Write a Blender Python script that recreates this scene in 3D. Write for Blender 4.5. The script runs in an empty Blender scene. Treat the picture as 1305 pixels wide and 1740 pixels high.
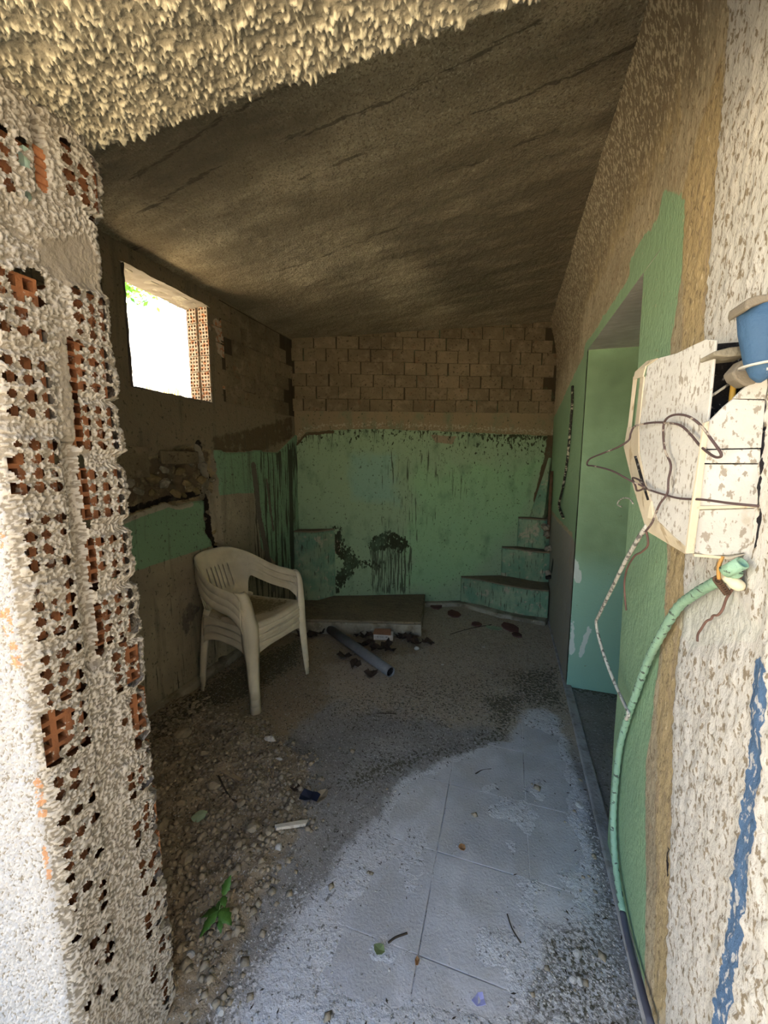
import bpy, bmesh, math, random
import numpy as np
from mathutils import Vector, Matrix
random.seed(7)
RNG = np.random.default_rng(11)
SC = bpy.context.scene
COL = SC.collection
pi = math.pi

# ------------------------------------------------------------------ camera
F, CX, CY, H = 653.0, 652.5, 870.0, 1.38          # focal length and centre for a 1305x1740 frame, eye height
PITCH, YAW = math.radians(7.416), math.radians(17.648)
cam = bpy.data.cameras.new('camera'); camo = bpy.data.objects.new('camera', cam); COL.objects.link(camo)
cam.sensor_fit = 'VERTICAL'; cam.sensor_height = 24.0; cam.lens = 24.0*F/1740.0; cam.clip_start = 0.02
camo.location = (0, 0, H); camo.rotation_euler = (pi/2-PITCH, 0, YAW)
SC.camera = camo

# ------------------------------------------------------------------ sky, sun, exposure
world = bpy.data.worlds.new('world'); SC.world = world; world.use_nodes = True
wn = world.node_tree.nodes; wl = world.node_tree.links
bg = wn['Background']
sky = wn.new('ShaderNodeTexSky'); sky.sky_type = 'NISHITA'; sky.sun_disc = False
sky.sun_elevation = math.radians(52); sky.sun_rotation = math.radians(20); sky.air_density = 1.0; sky.dust_density = 1.5
wl.new(sky.outputs[0], bg.inputs[0]); bg.inputs[1].default_value = 0.27
sun = bpy.data.lights.new('sun', 'SUN'); suno = bpy.data.objects.new('sun', sun); COL.objects.link(suno)
sun.energy = 24.0; sun.angle = math.radians(0.6); sun.color = (1.0, 0.91, 0.77)
suno.location = (2, 6, 9)
suno.rotation_euler = Vector((0.28, 0.72, 1.0)).to_track_quat('Z', 'Y').to_euler()   # sun stands behind the building
SC.view_settings.view_transform = 'Standard'; SC.view_settings.look = 'None'
SC.view_settings.gamma = 1.0; SC.view_settings.use_curve_mapping = False
SC.view_settings.exposure = 1.55

# ------------------------------------------------------------------ measuring helpers
_f = np.array([-math.sin(YAW)*math.cos(PITCH), math.cos(YAW)*math.cos(PITCH), -math.sin(PITCH)])
_r = np.array([math.cos(YAW), math.sin(YAW), 0.0]); _u = np.cross(_r, _f)
def ray(x, y): return _f*F + _r*(x-CX) + _u*(CY-y)
def on_x(x, y, X): d = ray(x, y); return np.array([0, 0, H]) + d*(X/d[0])
def on_y(x, y, Y): d = ray(x, y); return np.array([0, 0, H]) + d*(Y/d[1])
def on_z(x, y, z=0.0): d = ray(x, y); return np.array([0, 0, H]) + d*((z-H)/d[2])
def on_plane(x, y, O, N): d = ray(x, y); e = np.array([0, 0, H]); return e + d*(((O-e) @ N)/(d @ N))

def hsh(ix, iy, s):
    a = (ix.astype(np.int64)*374761393 + iy.astype(np.int64)*668265263 + s*2147483647) & 0xffffffff
    a = ((a ^ (a >> 13))*1274126177) & 0xffffffff
    a = a ^ (a >> 16)
    return (a & 0xffff)/65535.0
def vnoise(x, y, s=0):
    ix = np.floor(x); iy = np.floor(y); fx = x-ix; fy = y-iy
    fx = fx*fx*(3-2*fx); fy = fy*fy*(3-2*fy)
    a = hsh(ix, iy, s); b = hsh(ix+1, iy, s); c = hsh(ix, iy+1, s); d = hsh(ix+1, iy+1, s)
    return (a*(1-fx)+b*fx)*(1-fy) + (c*(1-fx)+d*fx)*fy
def fbm(x, y, oct=3, s=0):
    t = 0; w = 0.5; n = 0
    for k in range(oct):
        t = t + w*vnoise(x*2**k, y*2**k, s+k*17); n += w; w *= 0.5
    return t/n
def sst(a, b, x):
    t = np.clip((x-a)/(b-a), 0, 1); return t*t*(3-2*t)
def inside(poly, u, v, soft=0.02):
    """smooth inside-ness (0..1) of points for a polygon in wall coordinates"""
    p = np.asarray(poly, float); n = len(p)
    ins = np.zeros(u.shape, bool); d = np.full(u.shape, 1e9)
    for i in range(n):
        x1, y1 = p[i]; x2, y2 = p[(i+1) % n]
        c = ((y1 > v) != (y2 > v)) & (u < (x2-x1)*(v-y1)/((y2-y1) if y2 != y1 else 1e-9)+x1)
        ins ^= c
        L = (x2-x1)**2+(y2-y1)**2+1e-12
        t = np.clip(((u-x1)*(x2-x1)+(v-y1)*(y2-y1))/L, 0, 1)
        d = np.minimum(d, np.hypot(u-(x1+t*(x2-x1)), v-(y1+t*(y2-y1))))
    return sst(-soft, soft, np.where(ins, d, -d))
def near_line(pts, u, v, w):
    d = np.full(u.shape, 1e9)
    for (x1, y1), (x2, y2) in zip(pts[:-1], pts[1:]):
        L = (x2-x1)**2+(y2-y1)**2+1e-12
        t = np.clip(((u-x1)*(x2-x1)+(v-y1)*(y2-y1))/L, 0, 1)
        d = np.minimum(d, np.hypot(u-(x1+t*(x2-x1)), v-(y1+t*(y2-y1))))
    return 1-sst(w*0.4, w, d)

# ------------------------------------------------------------------ object helpers
def tag(o, label=None, cat=None, group=None, kind=None):
    if label: o['label'] = label
    if cat: o['category'] = cat
    if group: o['group'] = group
    if kind: o['kind'] = kind
    return o
def link(name, me, mat=None, parent=None):
    o = bpy.data.objects.new(name, me); COL.objects.link(o)
    if mat is not None and me is not None and not me.materials: me.materials.append(mat)
    if parent is not None: o.parent = parent
    return o
def empty(name, loc=(0, 0, 0), rz=0):
    o = bpy.data.objects.new(name, None); COL.objects.link(o); o.location = loc; o.rotation_euler = (0, 0, rz)
    o.empty_display_size = 0.05; return o
def npmesh(name, V, Q, attrs=None, smooth=True):
    """fast mesh from arrays; Q is (n,4) or (n,3)"""
    me = bpy.data.meshes.new(name); V = np.asarray(V, np.float32); Q = np.asarray(Q, np.int32)
    k = Q.shape[1]
    me.vertices.add(len(V)); me.vertices.foreach_set('co', V.ravel())
    me.loops.add(Q.size); me.loops.foreach_set('vertex_index', Q.ravel())
    me.polygons.add(len(Q)); me.polygons.foreach_set('loop_start', np.arange(0, Q.size, k, dtype=np.int32))
    me.update(calc_edges=True); me.validate()
    if smooth: me.polygons.foreach_set('use_smooth', np.ones(len(me.polygons), bool))
    for n, a in (attrs or {}).items():
        at = me.attributes.new(n, 'FLOAT', 'POINT'); at.data.foreach_set('value', np.asarray(a, np.float32).ravel())
    me.update(); return me
def lattice(nu, nv, keep=None, flip=False):
    i = np.arange(nu-1)[:, None]; j = np.arange(nv-1)[None, :]
    a = (i*nv+j); q = np.stack([a, a+nv, a+nv+1, a+1], -1)
    if flip: q = q[..., ::-1]
    return q[keep] if keep is not None else q.reshape(-1, 4)
def cellmean(m): return (m[:-1, :-1]+m[1:, :-1]+m[:-1, 1:]+m[1:, 1:])/4
def faces_mesh(name, V, Fs, smooth=False):
    me = bpy.data.meshes.new(name); me.from_pydata([tuple(map(float, v)) for v in V], [], [tuple(f) for f in Fs])
    me.validate(); me.update()
    if smooth:
        for p in me.polygons: p.use_smooth = True
    return me
class MB:
    """collects simple shapes for one mesh"""
    def __init__(s): s.v = []; s.f = []
    def add(s, V, Fs):
        n = len(s.v); s.v += [tuple(map(float, v)) for v in V]; s.f += [tuple(i+n for i in f) for f in Fs]; return s
    def box(s, a, b, bev=0.0):
        x0, y0, z0 = a; x1, y1, z1 = b
        return s.prism([(x0, y0), (x1, y0), (x1, y1), (x0, y1)], z0, z1)
    def prism(s, poly, z0, z1, M=None):
        n = len(poly); V = [(x, y, z0) for x, y in poly]+[(x, y, z1) for x, y in poly]
        if M is not None: V = [tuple(M @ Vector(v)) for v in V]
        return s.add(V, [tuple(range(n))[::-1], tuple(range(n, 2*n))]+[(i, (i+1) % n, n+(i+1) % n, n+i) for i in range(n)])
    def tube(s, pts, r, n=8, cap=True, inner=None):
        pts = [Vector(p) for p in pts]; rr = r if hasattr(r, '__len__') else [r]*len(pts)
        t0 = (pts[1]-pts[0]).normalized(); up = Vector((0, 0, 1)) if abs(t0.z) < 0.9 else Vector((1, 0, 0))
        a = t0.cross(up).normalized(); V = []
        for i, p in enumerate(pts):
            t = (pts[min(i+1, len(pts)-1)]-pts[max(i-1, 0)]).normalized()
            a = (a-t*a.dot(t)).normalized(); b = t.cross(a)
            for k in range(n):
                an = 2*pi*k/n; V.append(p+(a*math.cos(an)+b*math.sin(an))*rr[i])
        m = len(pts)
        Fs = [(i*n+k, i*n+(k+1) % n, (i+1)*n+(k+1) % n, (i+1)*n+k) for i in range(m-1) for k in range(n)]
        if cap: Fs += [tuple(range(n))[::-1], tuple(range((m-1)*n, m*n))]
        return s.add(V, Fs)
    def build(s, name, mat=None, parent=None, smooth=False):
        return link(name, faces_mesh(name, s.v, s.f, smooth), mat, parent)
def curve(pts, sub=6):
    """Catmull-Rom through the points"""
    P = [Vector(p) for p in pts]; P = [P[0]*2-P[1]]+P+[P[-1]*2-P[-2]]; out = []
    for i in range(1, len(P)-2):
        for k in range(sub):
            t = k/sub; a, b, c, d = P[i-1:i+3]
            out.append(0.5*((2*b)+(c-a)*t+(2*a-5*b+4*c-d)*t*t+(3*b-a-3*c+d)*t**3))
    out.append(P[-2]); return out
def bevel(o, w=0.003, seg=2):
    m = o.modifiers.new('bevel', 'BEVEL'); m.width = w; m.segments = seg; m.limit_method = 'ANGLE'; return o
def solid(o, t):
    m = o.modifiers.new('solid', 'SOLIDIFY'); m.thickness = t; m.offset = 0; return o

# ------------------------------------------------------------------ materials
def newmat(name):
    m = bpy.data.materials.new(name); m.use_nodes = True
    return m, m.node_tree.nodes, m.node_tree.links, m.node_tree.nodes['Principled BSDF']
def layered(name, base, layers=(), bumps=(), rough=0.92, spec=0.2, var=0.0, metallic=0.0, basevar=None):
    """base colour, then layers (attr, colour, noise scale, noise amp, sharpness, stretch, threshold, opacity) laid over it"""
    m, N, L, B = newmat(name)
    B.inputs['Roughness'].default_value = rough; B.inputs['Specular IOR Level'].default_value = spec
    B.inputs['Metallic'].default_value = metallic
    geo = N.new('ShaderNodeNewGeometry')
    def noise(scale, st=(1, 1, 1), det=3.0, rgh=0.6, off=0.0):
        mp = N.new('ShaderNodeMapping'); mp.inputs['Scale'].default_value = st; mp.inputs['Location'].default_value = (off, off*1.7, off*0.6)
        L.new(geo.outputs['Position'], mp.inputs['Vector'])
        n = N.new('ShaderNodeTexNoise'); n.inputs['Scale'].default_value = scale; n.inputs['Detail'].default_value = det
        n.inputs['Roughness'].default_value = rgh; L.new(mp.outputs[0], n.inputs['Vector']); return n.outputs['Fac']
    def math_(op, a, b, clamp=False):
        x = N.new('ShaderNodeMath'); x.operation = op; x.use_clamp = clamp
        for i, q in enumerate((a, b)):
            if isinstance(q, (int, float)): x.inputs[i].default_value = q
            else: L.new(q, x.inputs[i])
        return x.outputs[0]
    def mix(fac, a, b):
        x = N.new('ShaderNodeMix'); x.data_type = 'RGBA'
        if isinstance(fac, float): x.inputs[0].default_value = fac
        else: L.new(fac, x.inputs[0])
        for i, q in ((6, a), (7, b)):
            if isinstance(q, tuple): x.inputs[i].default_value = (*q, 1)
            else: L.new(q, x.inputs[i])
        return x.outputs[2]
    col = tuple(base)
    bv = basevar or [(2.3, 0.35), (17, 0.3)]
    k = 0
    for sc, amt in bv:
        k += 1
        n = math_('ADD', math_('MULTIPLY', math_('SUBTRACT', noise(sc, off=3.1*k), 0.5), 2.5), 0.5, True)
        dk, lt = tuple(c*(1-amt) for c in base), tuple(min(1, c*(1+amt*0.7)) for c in base)
        col = mix(n, dk, lt) if k == 1 else mix(math_('MULTIPLY', n, 0.4), col, dk)
    for i, ly in enumerate(layers):
        attr, c, sc, amp, shp, st, thr, op = list(ly)+[(1, 1, 1), 0.5, 1.0][len(ly)-5:]
        n = noise(sc, st, off=1.3*i+0.7, det=4.0)
        if attr is None: A = 0.5
        else:
            at = N.new('ShaderNodeAttribute'); at.attribute_name = attr; A = at.outputs['Fac']
        x = math_('ADD', A, math_('MULTIPLY', math_('SUBTRACT', n, 0.5), amp))
        x = math_('MULTIPLY', math_('SUBTRACT', x, thr), shp)
        x = math_('ADD', x, 0.5, True)
        if attr is not None:                     # nothing outside the painted area
            x = math_('MULTIPLY', x, math_('MULTIPLY', A, 8.0, True), True)
        col = mix(math_('MULTIPLY', x, op), col, c)
    if var:
        oi = N.new('ShaderNodeObjectInfo')
        hs = N.new('ShaderNodeHueSaturation'); L.new(col, hs.inputs['Color'])
        L.new(math_('ADD', math_('MULTIPLY', oi.outputs['Random'], var), 1-var/2), hs.inputs['Value']); col = hs.outputs[0]
    if isinstance(col, tuple): B.inputs['Base Color'].default_value = (*col, 1)
    else: L.new(col, B.inputs['Base Color'])
    prev = None
    for (sc, dist, st) in bumps:
        bp = N.new('ShaderNodeBump'); bp.inputs['Distance'].default_value = dist; bp.inputs['Strength'].default_value = 1.0
        L.new(noise(sc, st, det=3.0), bp.inputs['Height'])
        if prev is not None: L.new(prev, bp.inputs['Normal'])
        prev = bp.outputs[0]
    if prev is not None: L.new(prev, B.inputs['Normal'])
    return m
def plain(name, c, rough=0.7, spec=0.3, bump=None, v=0.2, metallic=0.0, var=0.0, layers=()):
    return layered(name, c, layers=layers, bumps=[bump] if bump else [], rough=rough, spec=spec, basevar=[(14, v), (60, v)], metallic=metallic, var=var)

GREEN = (0.29, 0.40, 0.245); TEAL = (0.19, 0.47, 0.36)
DARK = (0.045, 0.035, 0.020); EARTH = (0.13, 0.095, 0.055)
M = {}
M['plaster_left'] = layered('plaster_left', (0.33, 0.28, 0.19), [
    ('green', (0.21, 0.34, 0.20), 22, 0.35, 14),
    ('cream', (0.40, 0.36, 0.27), 30, 0.6, 10),
    ('upper', (0.24, 0.19, 0.12), 9, 0.5, 8),
    ('joint', (0.065, 0.05, 0.028), 30, 0.3, 9),
    ('rubble', (0.30, 0.235, 0.13), 24, 1.2, 5),
    ('earth', (0.13, 0.095, 0.055), 18, 0.9, 7),
    ('streak', (0.05, 0.045, 0.03), 11, 1.9, 6, (3.0, 3.0, 0.22), 0.62, 0.9),
    ('cable_mark', (0.14, 0.12, 0.09), 26, 1.0, 6),
    ('crack', (0.018, 0.012, 0.008), 26, 0.8, 8),
    (None, (0.07, 0.065, 0.04), 65, 2.4, 7, (1, 1, 0.7), 0.82, 0.75),
    (None, (0.10, 0.09, 0.06), 7, 1.8, 4, (2, 2, 0.2), 0.74, 0.6)],
    bumps=[(38, 0.006, (1, 1, 1)), (150, 0.002, (1, 1, 1))])
M['plaster_back'] = layered('plaster_back', (0.24, 0.20, 0.13), [
    ('green', GREEN, 20, 0.30, 14),
    ('greenlight', (0.27, 0.50, 0.25), 5, 1.6, 2.0, (1, 1, 1), 0.6, 0.55),
    ('bluish', (0.22, 0.42, 0.36), 6, 1.2, 2.0, (1, 1, 1), 0.6, 0.5),
    ('bare', (0.30, 0.24, 0.16), 22, 1.0, 9),
    ('upper', (0.27, 0.21, 0.125), 10, 0.5, 8),
    ('joint', (0.065, 0.05, 0.028), 30, 0.3, 9),
    ('crumb', (0.42, 0.37, 0.27), 60, 2.4, 9, (1, 1, 1), 0.84, 0.8),
    ('mould', (0.028, 0.028, 0.012), 44, 3.2, 7, (1, 1, 0.6), 0.60, 0.95),
    ('drip', (0.055, 0.06, 0.035), 30, 2.4, 8, (2.2, 2.2, 0.12), 0.74, 0.85),
    ('earth', (0.10, 0.072, 0.040), 20, 0.8, 8),
    (None, (0.06, 0.07, 0.035), 55, 2.4, 7, (1, 1, 0.8), 0.84, 0.8),
    (None, (0.12, 0.20, 0.12), 9, 1.6, 3, (1, 1, 0.6), 0.70, 0.55)],
    bumps=[(30, 0.005, (1, 1, 1)), (130, 0.002, (1, 1, 1))])
M['plaster_right'] = layered('plaster_right', (0.50, 0.41, 0.27), [
    ('white', (0.62, 0.585, 0.53), 16, 0.3, 14),
    ('stain', (0.46, 0.35, 0.19), 9, 0.9, 4, (2, 2, 0.25)),
    ('green', (0.28, 0.44, 0.26), 26, 1.3, 6, (1, 1, 0.5), 0.5, 0.95),
    ('grey', (0.34, 0.32, 0.27), 16, 0.4, 10),
    ('smooth', (0.60, 0.60, 0.52), 16, 0.4, 8, (1, 1, 1), 0.5, 0.5),
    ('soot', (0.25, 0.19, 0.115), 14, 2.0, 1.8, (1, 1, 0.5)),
    ('pale', (0.66, 0.55, 0.36), 80, 2.6, 7, (1.1, 1.3, 0.5), 0.78, 0.75),
    ('flecks', (0.23, 0.17, 0.10), 95, 2.8, 7, (1.0, 1.15, 0.55), 0.70, 0.85),
    ('streak', (0.36, 0.27, 0.17), 36, 2.4, 6, (2.5, 2.5, 0.14), 0.70, 0.8),
    ('blue', (0.085, 0.15, 0.26), 60, 1.4, 7),
    ('blue', (0.55, 0.53, 0.50), 70, 3.0, 7, (1, 1.4, 0.6), 1.22, 0.8),
    ('dark', (0.02, 0.017, 0.02), 30, 0.8, 9),
    (None, (0.20, 0.17, 0.11), 46, 1.5, 8, (1, 1, 0.6), 0.86, 0.6)],
    bumps=[(90, 0.003, (1, 1, 0.6)), (34, 0.004, (1, 1, 0.6))])
M['ceiling'] = layered('ceiling', (0.46, 0.38, 0.25), [
    (None, (0.13, 0.10, 0.06), 110, 2.4, 5, (1, 1, 1), 0.66, 0.6), (None, (0.62, 0.54, 0.38), 100, 2.4, 6, (1.3, 1, 1), 0.74, 0.7),
    (None, (0.20, 0.16, 0.10), 2.2, 2.6, 2.2, (0.7, 2.4, 1), 0.52, 0.7),
    ('soot', (0.16, 0.13, 0.085), 5, 1.0, 3, (0.5, 2, 1), 0.5, 0.85),
    ('boards', (0.09, 0.07, 0.045), 40, 2.8, 4, (0.25, 2.0, 1), 0.92, 0.7),
    (None, (0.06, 0.048, 0.03), 80, 1.6, 6, (1, 1, 1), 0.80, 0.8)],
    bumps=[(105, 0.006, (1, 1, 1)), (45, 0.006, (1, 1, 1))])
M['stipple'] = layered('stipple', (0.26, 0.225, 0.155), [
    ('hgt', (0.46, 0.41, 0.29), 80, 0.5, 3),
    ('end_dark', (0.20, 0.17, 0.13), 9, 1.2, 3, (1, 1, 1), 0.5, 0.7)], bumps=[(240, 0.0015, (1, 1, 1))])
M['render'] = layered('render', (0.26, 0.22, 0.165), [
    ('hgt', (0.42, 0.375, 0.31), 90, 0.6, 3.0),
    ('smooth', (0.25, 0.21, 0.155), 18, 0.6, 6),
    ('front', (0.43, 0.41, 0.385), 60, 0.9, 4),
    ('orange', (0.50, 0.24, 0.10), 60, 3.0, 6, (1, 1, 1.6), 0.78, 0.85),
    (None, (0.22, 0.18, 0.13), 70, 1.8, 7, (1, 1, 1), 0.84, 0.7)], bumps=[(260, 0.0012, (1, 1, 1))])
M['brick_orange'] = layered('brick_orange', (0.36, 0.145, 0.062), [
    (None, (0.66, 0.58, 0.48), 60, 2.2, 7, (1, 1, 1), 0.80, 0.9)], bumps=[(130, 0.002, (1, 1, 1))], var=0.2)
M['brick_splashed'] = layered('brick_splashed', (0.50, 0.22, 0.10), [
    (None, (0.50, 0.42, 0.31), 40, 2.4, 5, (1, 1, 1), 0.38, 0.95)], bumps=[(130, 0.002, (1, 1, 1))], var=0.15)
M['rubble'] = plain('rubble', (0.27, 0.20, 0.10), 0.95, 0.1, (60, 0.006, (1, 1, 1)), 0.4)
M['brick_dirty'] = layered('brick_dirty', (0.225, 0.175, 0.105), [
    (None, (0.28, 0.22, 0.14), 14, 2.0, 4, (1, 1, 1), 0.66, 0.7),
    (None, (0.20, 0.10, 0.05), 8, 2.0, 5, (1, 1, 1), 0.86, 0.5),
    (None, (0.06, 0.045, 0.025), 50, 2.0, 5, (1, 1, 1), 0.76, 0.8)], bumps=[(70, 0.005, (1, 1, 1))], var=0.22)
M['floor'] = layered('floor', (0.31, 0.285, 0.255), [
    ('far', (0.46, 0.375, 0.275), 6, 0.9, 3, (1, 1, 1), 0.5, 0.85),
    ('brown', (0.32, 0.25, 0.165), 10, 0.8, 5),
    ('litter', (0.10, 0.088, 0.05), 62, 2.6, 5, (1, 1, 1), 0.70, 0.85),
    ('clean', (0.62, 0.60, 0.595), 14, 0.8, 4, (1, 1, 1), 0.5, 0.95),
    ('sweep', (0.68, 0.66, 0.64), 90, 2.4, 7, (1, 1, 1), 0.62, 0.85),
    (None, (0.11, 0.10, 0.07), 75, 2.4, 7, (1, 1, 1), 0.78, 0.75),
    (None, (0.60, 0.58, 0.54), 110, 2.4, 7, (1, 1, 1), 0.80, 0.6)],
    bumps=[(60, 0.006, (1, 1, 1)), (190, 0.003, (1, 1, 1))])
M['tile'] = layered('tile', (0.62, 0.60, 0.595), [
    (None, (0.44, 0.42, 0.39), 9, 2.0, 3, (1, 1, 1), 0.55, 0.6),
    (None, (0.13, 0.12, 0.09), 95, 2.2, 7, (1, 1, 1), 0.88, 0.8),
    (None, (0.58, 0.57, 0.56), 110, 2.2, 7, (1, 1, 1), 0.84, 0.8)], bumps=[(120, 0.002, (1, 1, 1))])
M['cement'] = layered('cement', (0.37, 0.325, 0.24), [
    (None, (0.15, 0.12, 0.075), 8, 2.2, 3, (1, 1, 1), 0.55, 0.8),
    (None, (0.50, 0.46, 0.38), 36, 2.2, 6, (1, 1, 1), 0.86, 0.7)], bumps=[(50, 0.006, (1, 1, 1))])
M['slab_top'] = layered('slab_top', (0.22, 0.175, 0.115), [
    (None, (0.24, 0.20, 0.13), 12, 2.2, 3, (1, 2.2, 1), 0.58, 0.8),
    (None, (0.06, 0.05, 0.03), 40, 2.0, 5, (1, 1, 1), 0.75, 0.7)], bumps=[(40, 0.008, (1, 1, 1))])
M['sill'] = layered('sill', (0.42, 0.40, 0.38), [
    (None, (0.20, 0.18, 0.15), 20, 2.0, 4, (1, 1, 1), 0.62, 0.6)], bumps=[(60, 0.004, (1, 1, 1))])
M['alcove'] = layered('alcove', (0.32, 0.48, 0.28), [
    ('low', (0.27, 0.47, 0.36), 5, 0.5, 2, (1, 1, 1), 0.5, 0.9),
    ('chip', (0.60, 0.66, 0.60), 26, 1.2, 9),
    (None, (0.16, 0.13, 0.07), 42, 1.6, 8, (1, 1, 0.7), 0.86, 0.8)], bumps=[(60, 0.002, (1, 1, 1))], rough=0.75)
M['alcove_head'] = layered('alcove_head', (0.66, 0.62, 0.56), [
    (None, (0.48, 0.44, 0.38), 14, 1.8, 3, (1, 3, 1), 0.55, 0.7)], bumps=[(40, 0.003, (0.5, 3, 1))])
M['step_green'] = layered('step_green', (0.28, 0.38, 0.24), [
    (None, (0.13, 0.26, 0.17), 6, 2.2, 3, (1, 1, 1), 0.52, 0.8),
    (None, (0.42, 0.36, 0.26), 13, 2.2, 6, (1, 1, 1), 0.74, 0.8),
    (None, (0.05, 0.05, 0.03), 34, 2.2, 6, (2, 2, 0.3), 0.76, 0.8)], bumps=[(40, 0.005, (1, 1, 1))])
M['step_top'] = plain('step_top', (0.22, 0.175, 0.12), 0.95, 0.1, (50, 0.01, (1, 1, 1)))
M['earth_out'] = layered('earth_out', (0.58, 0.50, 0.38), [
    (None, (0.46, 0.38, 0.22), 2, 2.0, 3, (1, 1, 1), 0.55, 0.6)], bumps=[(9, 0.03, (1, 1, 1))])
M['rock'] = layered('rock', (0.82, 0.78, 0.68), [
    (None, (0.45, 0.40, 0.28), 3.5, 2.4, 4, (1, 1, 1), 0.70, 0.7)], bumps=[(6, 0.05, (1, 1, 1))])
M['plastic'] = layered('plastic', (0.66, 0.575, 0.41), [
    (None, (0.42, 0.35, 0.22), 7, 2.0, 3, (1, 1, 1), 0.72, 0.5),
    (None, (0.30, 0.24, 0.14), 60, 2.0, 6, (1, 1, 1), 0.90, 0.5)], bumps=[(50, 0.001, (1, 1, 1))], rough=0.5, spec=0.4)
M['seat_dirt'] = layered('seat_dirt', (0.62, 0.53, 0.37), [
    ('dirt', (0.05, 0.038, 0.016), 55, 2.6, 4, (1, 1, 1), 0.72, 0.95),
    ('dirt', (0.24, 0.18, 0.08), 20, 0.8, 3, (1, 1, 1), 0.4, 0.6)], rough=0.6, bumps=[(90, 0.004, (1, 1, 1))])
M['pvc'] = plain('pvc', (0.17, 0.17, 0.175), 0.55, 0.4, (60, 0.002, (1, 1, 1)), 0.25)
M['pvc_in'] = plain('pvc_in', (0.10, 0.10, 0.105), 0.6)
M['boxpaint'] = layered('boxpaint', (0.62, 0.59, 0.53), [
    (None, (0.30, 0.25, 0.19), 95, 2.8, 8, (1, 1.7, 0.6), 0.74, 0.85),
    (None, (0.50, 0.45, 0.36), 13, 2.4, 9, (1, 1, 0.6), 0.86, 0.9)], bumps=[(120, 0.0012, (1, 1, 1))], rough=0.7)
M['boxrim'] = layered('boxrim', (0.68, 0.58, 0.42), [
    (None, (0.42, 0.31, 0.18), 30, 2.2, 6, (1, 1, 0.5), 0.76, 0.8)], bumps=[(80, 0.001, (1, 1, 1))], rough=0.6)
M['black'] = layered('black', (0.02, 0.018, 0.018), [
    (None, (0.30, 0.28, 0.26), 90, 2.4, 9, (1, 1, 1), 0.84, 0.8)], bumps=[(60, 0.01, (1, 1, 1))])
M['yellow'] = plain('yellow', (0.75, 0.45, 0.08), 0.5)
M['blue'] = layered('blue', (0.06, 0.125, 0.225), [
    (None, (0.75, 0.72, 0.66), 30, 2.2, 9, (1, 1, 0.7), 0.84, 0.9)], bumps=[(60, 0.003, (1, 1, 1))], rough=0.6)
M['hose'] = layered('hose', (0.33, 0.52, 0.36), [
    (None, (0.07, 0.08, 0.07), 55, 2.6, 9, (1, 1, 1.6), 0.76, 0.9)], bumps=[(150, 0.002, (1, 1, 1))], rough=0.6)
M['hose_dark'] = plain('hose_dark', (0.10, 0.10, 0.13), 0.7)
M['cable_white'] = layered('cable_white', (0.62, 0.58, 0.50), [
    (None, (0.12, 0.11, 0.10), 80, 2.6, 8, (1, 1, 0.4), 0.62, 0.9)], rough=0.7)
M['wire_rust'] = plain('wire_rust', (0.20, 0.11, 0.085), 0.7, v=0.4)
M['wire_dark'] = layered('wire_dark', (0.10, 0.065, 0.06), [
    (None, (0.50, 0.42, 0.33), 24, 2.4, 9, (1, 1, 1), 0.72, 0.9)], rough=0.6)
M['wire_black'] = layered('wire_black', (0.03, 0.028, 0.022), [
    (None, (0.50, 0.44, 0.33), 30, 2.4, 9, (1, 1, 1), 0.66, 0.9)], rough=0.7)
M['copper'] = plain('copper', (0.55, 0.28, 0.07), 0.5)
M['cream'] = plain('cream', (0.80, 0.70, 0.50), 0.6)
M['rust'] = plain('rust', (0.13, 0.075, 0.045), 0.85, 0.2, (120, 0.003, (1, 1, 1)), 0.4)
M['terracotta'] = plain('terracotta', (0.13, 0.062, 0.05), 0.9, 0.15, (70, 0.003, (1, 1, 1)), var=0.2)
M['stone_white'] = plain('stone_white', (0.52, 0.49, 0.44), 0.9, 0.15, (60, 0.003, (1, 1, 1)), var=0.25)
M['stone_brown'] = plain('stone_brown', (0.34, 0.275, 0.19), 0.95, 0.1, (60, 0.004, (1, 1, 1)), var=0.35)
M['stone_green'] = plain('stone_green', (0.33, 0.42, 0.28), 0.9, 0.15, (60, 0.002, (1, 1, 1)))
M['wood_pale'] = layered('wood_pale', (0.62, 0.56, 0.46), [(None, (0.34, 0.28, 0.20), 26, 2.2, 5, (0.6, 3, 1), 0.70, 0.6)], rough=0.85)
M['wood_brown'] = plain('wood_brown', (0.30, 0.23, 0.14), 0.9)
M['twig'] = plain('twig', (0.07, 0.05, 0.032), 0.95)
M['leaf_dry'] = plain('leaf_dry', (0.055, 0.034, 0.022), 0.9, var=0.4)
M['leaf_green'] = plain('leaf_green', (0.065, 0.15, 0.02), 0.55, 0.4, (60, 0.002, (1, 1, 1)), 0.3)
M['leaf_olive'] = plain('leaf_olive', (0.16, 0.20, 0.08), 0.8)
M['leaf_orange'] = plain('leaf_orange', (0.34, 0.17, 0.07), 0.8)
M['cloth_blue'] = plain('cloth_blue', (0.018, 0.022, 0.045), 0.8)
M['paper_lilac'] = plain('paper_lilac', (0.36, 0.36, 0.62), 0.6)
M['card_brown'] = plain('card_brown', (0.36, 0.18, 0.10), 0.8)
M['card_white'] = plain('card_white', (0.72, 0.66, 0.58), 0.8)
M['ink'] = plain('ink', (0.15, 0.13, 0.12), 0.9)
M['leaf_lit'] = plain('leaf_lit', (0.16, 0.36, 0.04), 0.6, var=0.3)
M['grass_dry'] = plain('grass_dry', (0.55, 0.42, 0.12), 0.8)
M['pale_green'] = plain('pale_green', (0.42, 0.56, 0.44), 0.6)

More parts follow.
